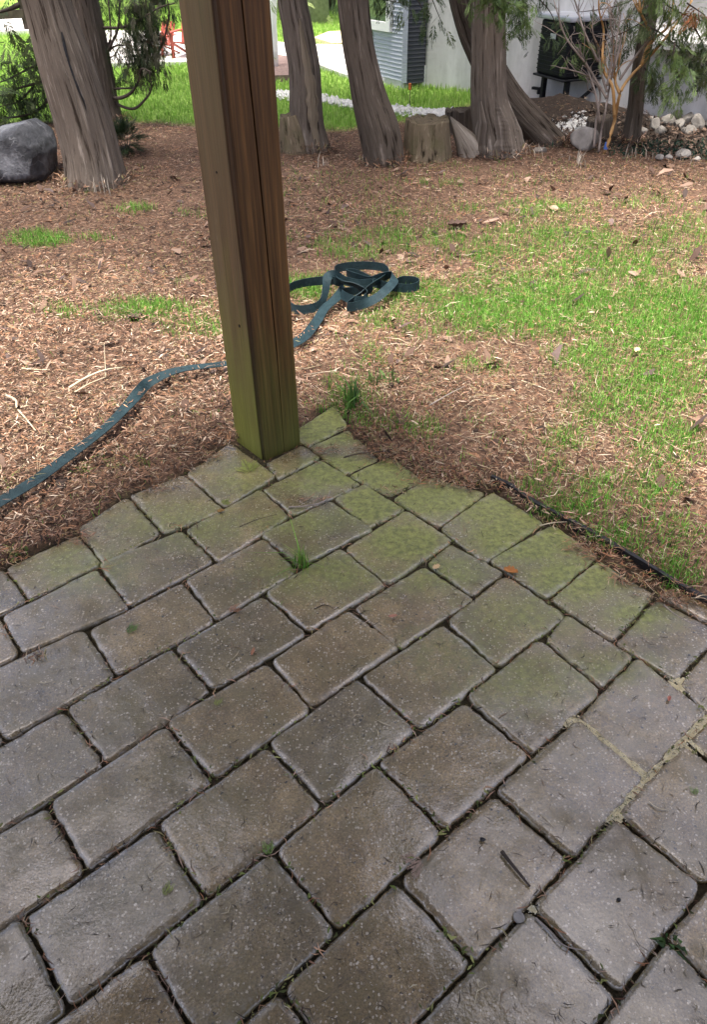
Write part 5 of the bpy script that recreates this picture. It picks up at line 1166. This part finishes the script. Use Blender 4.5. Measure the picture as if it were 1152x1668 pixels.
# ------------------------------------------------------------------ single small things
def tuft(px, py, n, h, spread, pal, lab, cat='grass tuft', name='grass_tuft', seed=0, w=(.0015, .003), lean=.9, z=0.0, group=None):
    p = G(px, py); r = np.random.default_rng(seed + 900); xy = p[:2] + r.normal(0, spread, (n, 2))
    if name in ('dead_stalks', 'leafy_plant', 'joint_weed'):
        root = empty(name, (p[0], p[1], 0), lab, cat, group)
        for i in range(n): unparented_to(blades(xy[i:i + 1], h, w, pal, seed * 100 + i, 'stalk' if name == 'dead_stalks' else 'leaf', (lambda x, y: np.full(np.shape(x), z)) if inside(PATIO, p[0], p[1]) else hgt, lean), root)
        return root
    o = blades(xy, h, w, pal, seed, name, lambda x, y: np.full(np.shape(x), z) if inside(PATIO, p[0], p[1]) else hgt(x, y), lean); tag(o, lab, cat, group); return o
tuft(490, 918, 70, (.03, .085), .008, GP + [(0.30, 0.30, 0.11), (0.24, 0.25, 0.08)], 'tuft of thin yellow-green grass growing from a paving joint', seed=1, z=-.008)
tuft(575, 660, 26, (.06, .13), .022, [(0.07, 0.16, 0.03), (0.10, 0.20, 0.045), (0.06, 0.13, 0.04)], 'broad upright green blades beside the far mossy paver', 'plant', 'leafy_plant', 2, (.006, .012), .35)
tuft(620, 625, 16, (.04, .08), .02, [(0.12, 0.2, 0.06), (0.15, 0.22, 0.07)], 'low pale green leaves right of the broad upright blades', 'plant', 'leafy_plant', 3, (.006, .014), .8)
tuft(708, 264, 34, (.05, .10), .03, [(0.30, 0.34, 0.10), (0.22, 0.30, 0.08), (0.36, 0.38, 0.14)], 'yellow-green sprouting clump in front of the squat cut stump', 'plant', 'leafy_plant', 4, (.006, .013), .5)
for k, (px, py, n, lab) in enumerate(((165, 312, 16, 'white dead stalks at the foot of the split leaning trunk'), (525, 272, 8, 'short white dead stalks in the mulch between the striped and the curved trunk'), (715, 258, 20, 'tall white dead stalks round the yellow-green clump'), (862, 254, 14, 'bent white dead stalks at the right foot of the broad trunk'),
        (942, 268, 14, 'white dead stalks in front of the rounded boulder'), (1045, 256, 10, 'pale dead stalks between the slim trunk and the ground cover'), (1100, 262, 7, 'pale dead stalks among the grey edging stones'), (600, 262, 4, 'single pale bent stalk at the foot of the curved trunk'))):
    tuft(px, py, n, (.04, .12), .045, [(0.52, 0.47, 0.39), (0.62, 0.57, 0.48), (0.45, 0.39, 0.31)], lab, 'dead stalks', 'dead_stalks', 20 + k, (.004, .009), .35)
for k, (px, py, lab) in enumerate(((185, 757, 'light green seedling nearest the strap, in the mulch'), (134, 766, 'light green seedling between the strap and the mulch edge'), (228, 748, 'light green seedling in mulch to the right of the strap'), (8, 790, 'light green sprout beside the strap at the left edge'), (30, 900, 'flat green weed at the ragged left corner of the paving'), (190, 655, 'light green seedling just above the strap bend'))):
    tuft(px, py, 26, (.012, .032), .016, [(0.22, 0.28, 0.08), (0.28, 0.33, 0.11), (0.16, 0.22, 0.06)], lab, 'seedling', 'seedling', 40 + k, (.003, .006), 1.0)
tuft(1098, 1530, 18, (.008, .018), .011, [(0.05, 0.11, 0.03), (0.08, 0.16, 0.04), (0.04, 0.085, 0.025)], 'dark green leafy weed in the joint at the lower right', 'weed', 'joint_weed', 60, (.004, .008), 1.1, -.004)
tuft(1098, 1262, 6, (.010, .02), .006, [(0.16, 0.26, 0.06)], 'tiny green sprig on the grey paver at the right edge', 'weed', 'joint_weed', 61, (.004, .008), 1.1, .003) if False else None
def sprig(px, py, ang, size, pal, lab, name='cedar_sprig', seed=0, z=.004, forks=3):
    p = G(px, py); r = np.random.default_rng(seed); A = []; D = []; S = []
    for k in range(forks):
        a = math.radians(ang + (k - (forks - 1) / 2) * 34); A.append((p[0], p[1], z)); D.append((math.cos(a), math.sin(a), .12)); S.append(size * r.uniform(.7, 1))
    V_, f, s, c = place_fronds(np.array(A), np.array(D), np.array(S), pick(r, forks, pal, .1), seed); V_[:, 2] = np.maximum(V_[:, 2], .0022) * .8 + .0006
    return tag(link(name, npmesh(name, V_, f, s, False, color=c), MP['cedar']), lab, 'sprig')
YG = [(0.34, 0.37, 0.11), (0.28, 0.33, 0.09)]
sprig(408, 772, 115, .075, YG, 'forked yellow-green cedar sprig on the paver at the post foot', seed=1, forks=3)
sprig(206, 1034, 70, .045, [(0.10, 0.20, 0.045)], 'fresh green sprig lying flat on a brown paver at left', seed=2, forks=2)
sprig(265, 1462, 60, .035, YG, 'small yellowish sprig curled on a lower left paver', seed=3, forks=2)
sprig(352, 1152, 80, .022, YG, 'tiny yellow sprig on a brown paver in the middle of the left half', seed=4, forks=2)
sprig(1133, 1298, 80, .020, [(0.18, 0.28, 0.07)], 'tiny bright green sprig on the grey paver at the right edge', seed=5, forks=2)
sprig(370, 998, 30, .045, [(0.40, 0.20, 0.12)], 'reddish dry sprig across a joint left of the middle', seed=6, forks=2)
sprig(438, 1396, 100, .030, [(0.2, 0.3, 0.08)], 'small green sprig wedged in the joint below the middle', seed=7, forks=2)
sprig(362, 824, 60, .032, YG, 'yellow-green sprig in the joint below the forked sprig', seed=8, forks=3)
sprig(690, 1404, 200, .040, [(0.36, 0.22, 0.17), (0.42, 0.30, 0.24)], 'dry pinkish sprig caught in the joint right of the middle', seed=9, forks=3)
def curl_leaf(px, py, ang, L, W, colr, lab, seed, curl=.5, z=.003):
    p = G(px, py); r = np.random.default_rng(seed); nu, nv = 10, 7; vs = []
    for i in range(nu):
        t = i / (nu - 1); w_ = W * math.sin(math.pi * (0.08 + .87 * t)) ** .8 * (1 + .25 * math.sin(i * 2.4 + seed))
        for j in range(nv):
            s = (j / (nv - 1) - .5) * 2; x = (t - .5) * L; y = s * w_ / 2; zz = curl * (s * s) * w_ * .5 + .12 * L * (2 * t - 1) ** 2 + .002 * r.random(); a = math.radians(ang); vs.append((p[0] + x * math.cos(a) - y * math.sin(a), p[1] + x * math.sin(a) + y * math.cos(a), z + zz))
    ids = np.arange(nu * nv).reshape(nu, nv); F4 = np.stack([ids[:-1, :-1], ids[:-1, 1:], ids[1:, 1:], ids[1:, :-1]], -1).reshape(-1, 4)
    return tag(link('fallen_leaf', npmesh('fallen_leaf', vs, F4, np.full(len(F4), 4), True, color=np.tile(np.array(colr), (len(vs), 1))), MP['litter']), lab, 'leaf')
curl_leaf(832, 934, -20, .034, .022, (0.42, 0.19, 0.065), 'curled orange-brown leaf in a joint near the edging', 1, .9)
curl_leaf(711, 926, 40, .022, .014, (0.50, 0.36, 0.20), 'small tan leaf on a mossy paver left of the orange-brown leaf', 2)
curl_leaf(640, 1006, 10, .020, .009, (0.40, 0.20, 0.14), 'small reddish flake on a paver in the middle', 3)
curl_leaf(412, 1064, 80, .022, .007, (0.40, 0.20, 0.12), 'small reddish curl on a brown paver left of the middle', 4)
curl_leaf(1090, 1140, 60, .014, .007, (0.40, 0.16, 0.12), 'tiny red flake on the grey-blue paver at right', 5)
curl_leaf(360, 835, 15, .02, .012, (0.30, 0.19, 0.07), 'small brown leaf in the joint near the post', 6, .8)
curl_leaf(1036, 580, 60, .035, .022, (0.55, 0.45, 0.26), 'pale tan leaf standing in the green grass', 7, .7, .02)
curl_leaf(745, 372, 10, .10, .06, (0.10, 0.065, 0.05), 'large dark curled leaf on the far litter', 8, .8, .01)
curl_leaf(222, 523, 10, .07, .04, (0.07, 0.05, 0.045), 'dark curled leaf in the left grass patch', 9, .8, .01)
def stick(pts, r0, mat, lab, name='twig', r1=None, flatten=1.0):
    P = [G(px, py, z) for (px, py, z) in pts]; C, _ = smooth_path([list(p) + [0] for p in P], 5 * len(P)); m_ = MB(); m_.tube(C[:, :3], np.linspace(r0, r1 or r0 * .4, len(C)), 7); return tag(m_.build(name, MP[mat], None, True), lab, 'twig')
stick([(818, 1387, .003), (828, 1400, .005), (846, 1422, .005), (864, 1444, .003)], .0035, 'fir_twig', 'short dark stick on the paver at lower right', r1=.002)
stick([(873, 1495, .001), (895, 1515, .003), (920, 1540, .004), (960, 1549, .005)], .0016, 'stem_grey', 'thin curved grey twig along a joint at lower right')
stick([(112, 632, .03), (140, 615, .045), (170, 603, .05), (202, 598, .03)], .0045, 'straw', 'longer bleached stick lying on the left mulch')
stick([(120, 640, .02), (145, 625, .03), (172, 614, .03)], .003, 'straw', 'thin bleached stalk just below the longer bleached stick')
stick([(172, 614, .03), (171, 595, .06), (169, 558, .12)], .0018, 'straw', 'thin upright straw rising from the left mulch')
stick([(8, 643, .02), (25, 652, .022), (27, 664, .022), (40, 680, .02), (58, 702, .02)], .0045, 'straw', 'forked bleached stick at the left edge of the mulch')
stick([(35, 600, .02), (60, 602, .02), (80, 602, .02)], .003, 'straw', 'short grey stick above the forked bleached stick')
stick([(880, 856, .006), (905, 851, .012), (940, 850, .012)], .0018, 'straw', 'pale straw lying across the black edging')
stick([(700, 660, .02), (735, 640, .025), (760, 628, .02)], .0025, 'stem_grey', 'grey twig on the litter in the middle')
stick([(850, 620, .02), (880, 630, .02), (905, 640, .02)], .002, 'straw', 'pale twig in the litter before the grass')
stick([(560, 745, .01), (590, 738, .012), (640, 735, .008)], .0025, 'fir_twig', 'dark twig over the half buried pavers')
stick([(390, 858, .004), (420, 846, .006), (450, 838, .003)], .0012, 'fir_twig', 'thin dark twig on the paver below the forked sprig')
stick([(470, 826, .003), (500, 824, .006), (530, 815, .006), (538, 800, .006)], .0022, 'stem_grey', 'bent reddish-grey twig in the joint right of the post')
stick([(512, 992, .003), (530, 985, .004), (548, 994, .003)], .0013, 'fir_twig', 'short thin twig on a paver below the grass tuft')
stick([(1082, 985, .006), (1100, 1000, .008), (1128, 1015, .006), (1150, 1020, .005)], .0014, 'stem_grey', 'thin reddish twig beside the edging at right')
stick([(1058, 1306, .004), (1072, 1316, .005), (1090, 1320, .003)], .0014, 'straw', 'short pale bent twig on the grey paver at the right edge')
p = G(846, 1494); tag(rock('pebble', (p[0], p[1], -.001), (.010, .009, .008), MP['granite'], 77), 'round brown pebble in a joint at lower right', 'pebble')
p = G(1008, 1466); tag(rock('pebble', (p[0], p[1], .001), (.0045, .0035, .003), MP['black'], 78), 'small black crumb on the grey paver at lower right', 'pebble')
p = G(787, 1368); tag(rock('pebble', (p[0], p[1], .001), (.006, .005, .002), MP['black'], 79), 'small black crumb above the short dark stick', 'pebble')
# orange marker on the far lawn
b = G(667, 178); root = empty('marker_flag', (b[0], b[1], 0), 'small orange marker on a thin stem in the far lawn by the charcoal siding', 'marker')
m_ = MB(); m_.tube([(b[0], b[1], 0), (b[0] + .005, b[1], .14)], .003, 5); unparented_to(m_.build('stem', MP['fir_twig'], None), root)
m_ = MB(); m_.box((b[0], b[1], .165), .022, .012, .05); m = Mat('orange_flag'); unparented_to(m_.build('flag', m.out((0.55, 0.16, 0.03), 0.6), None, bevel=.004), root)
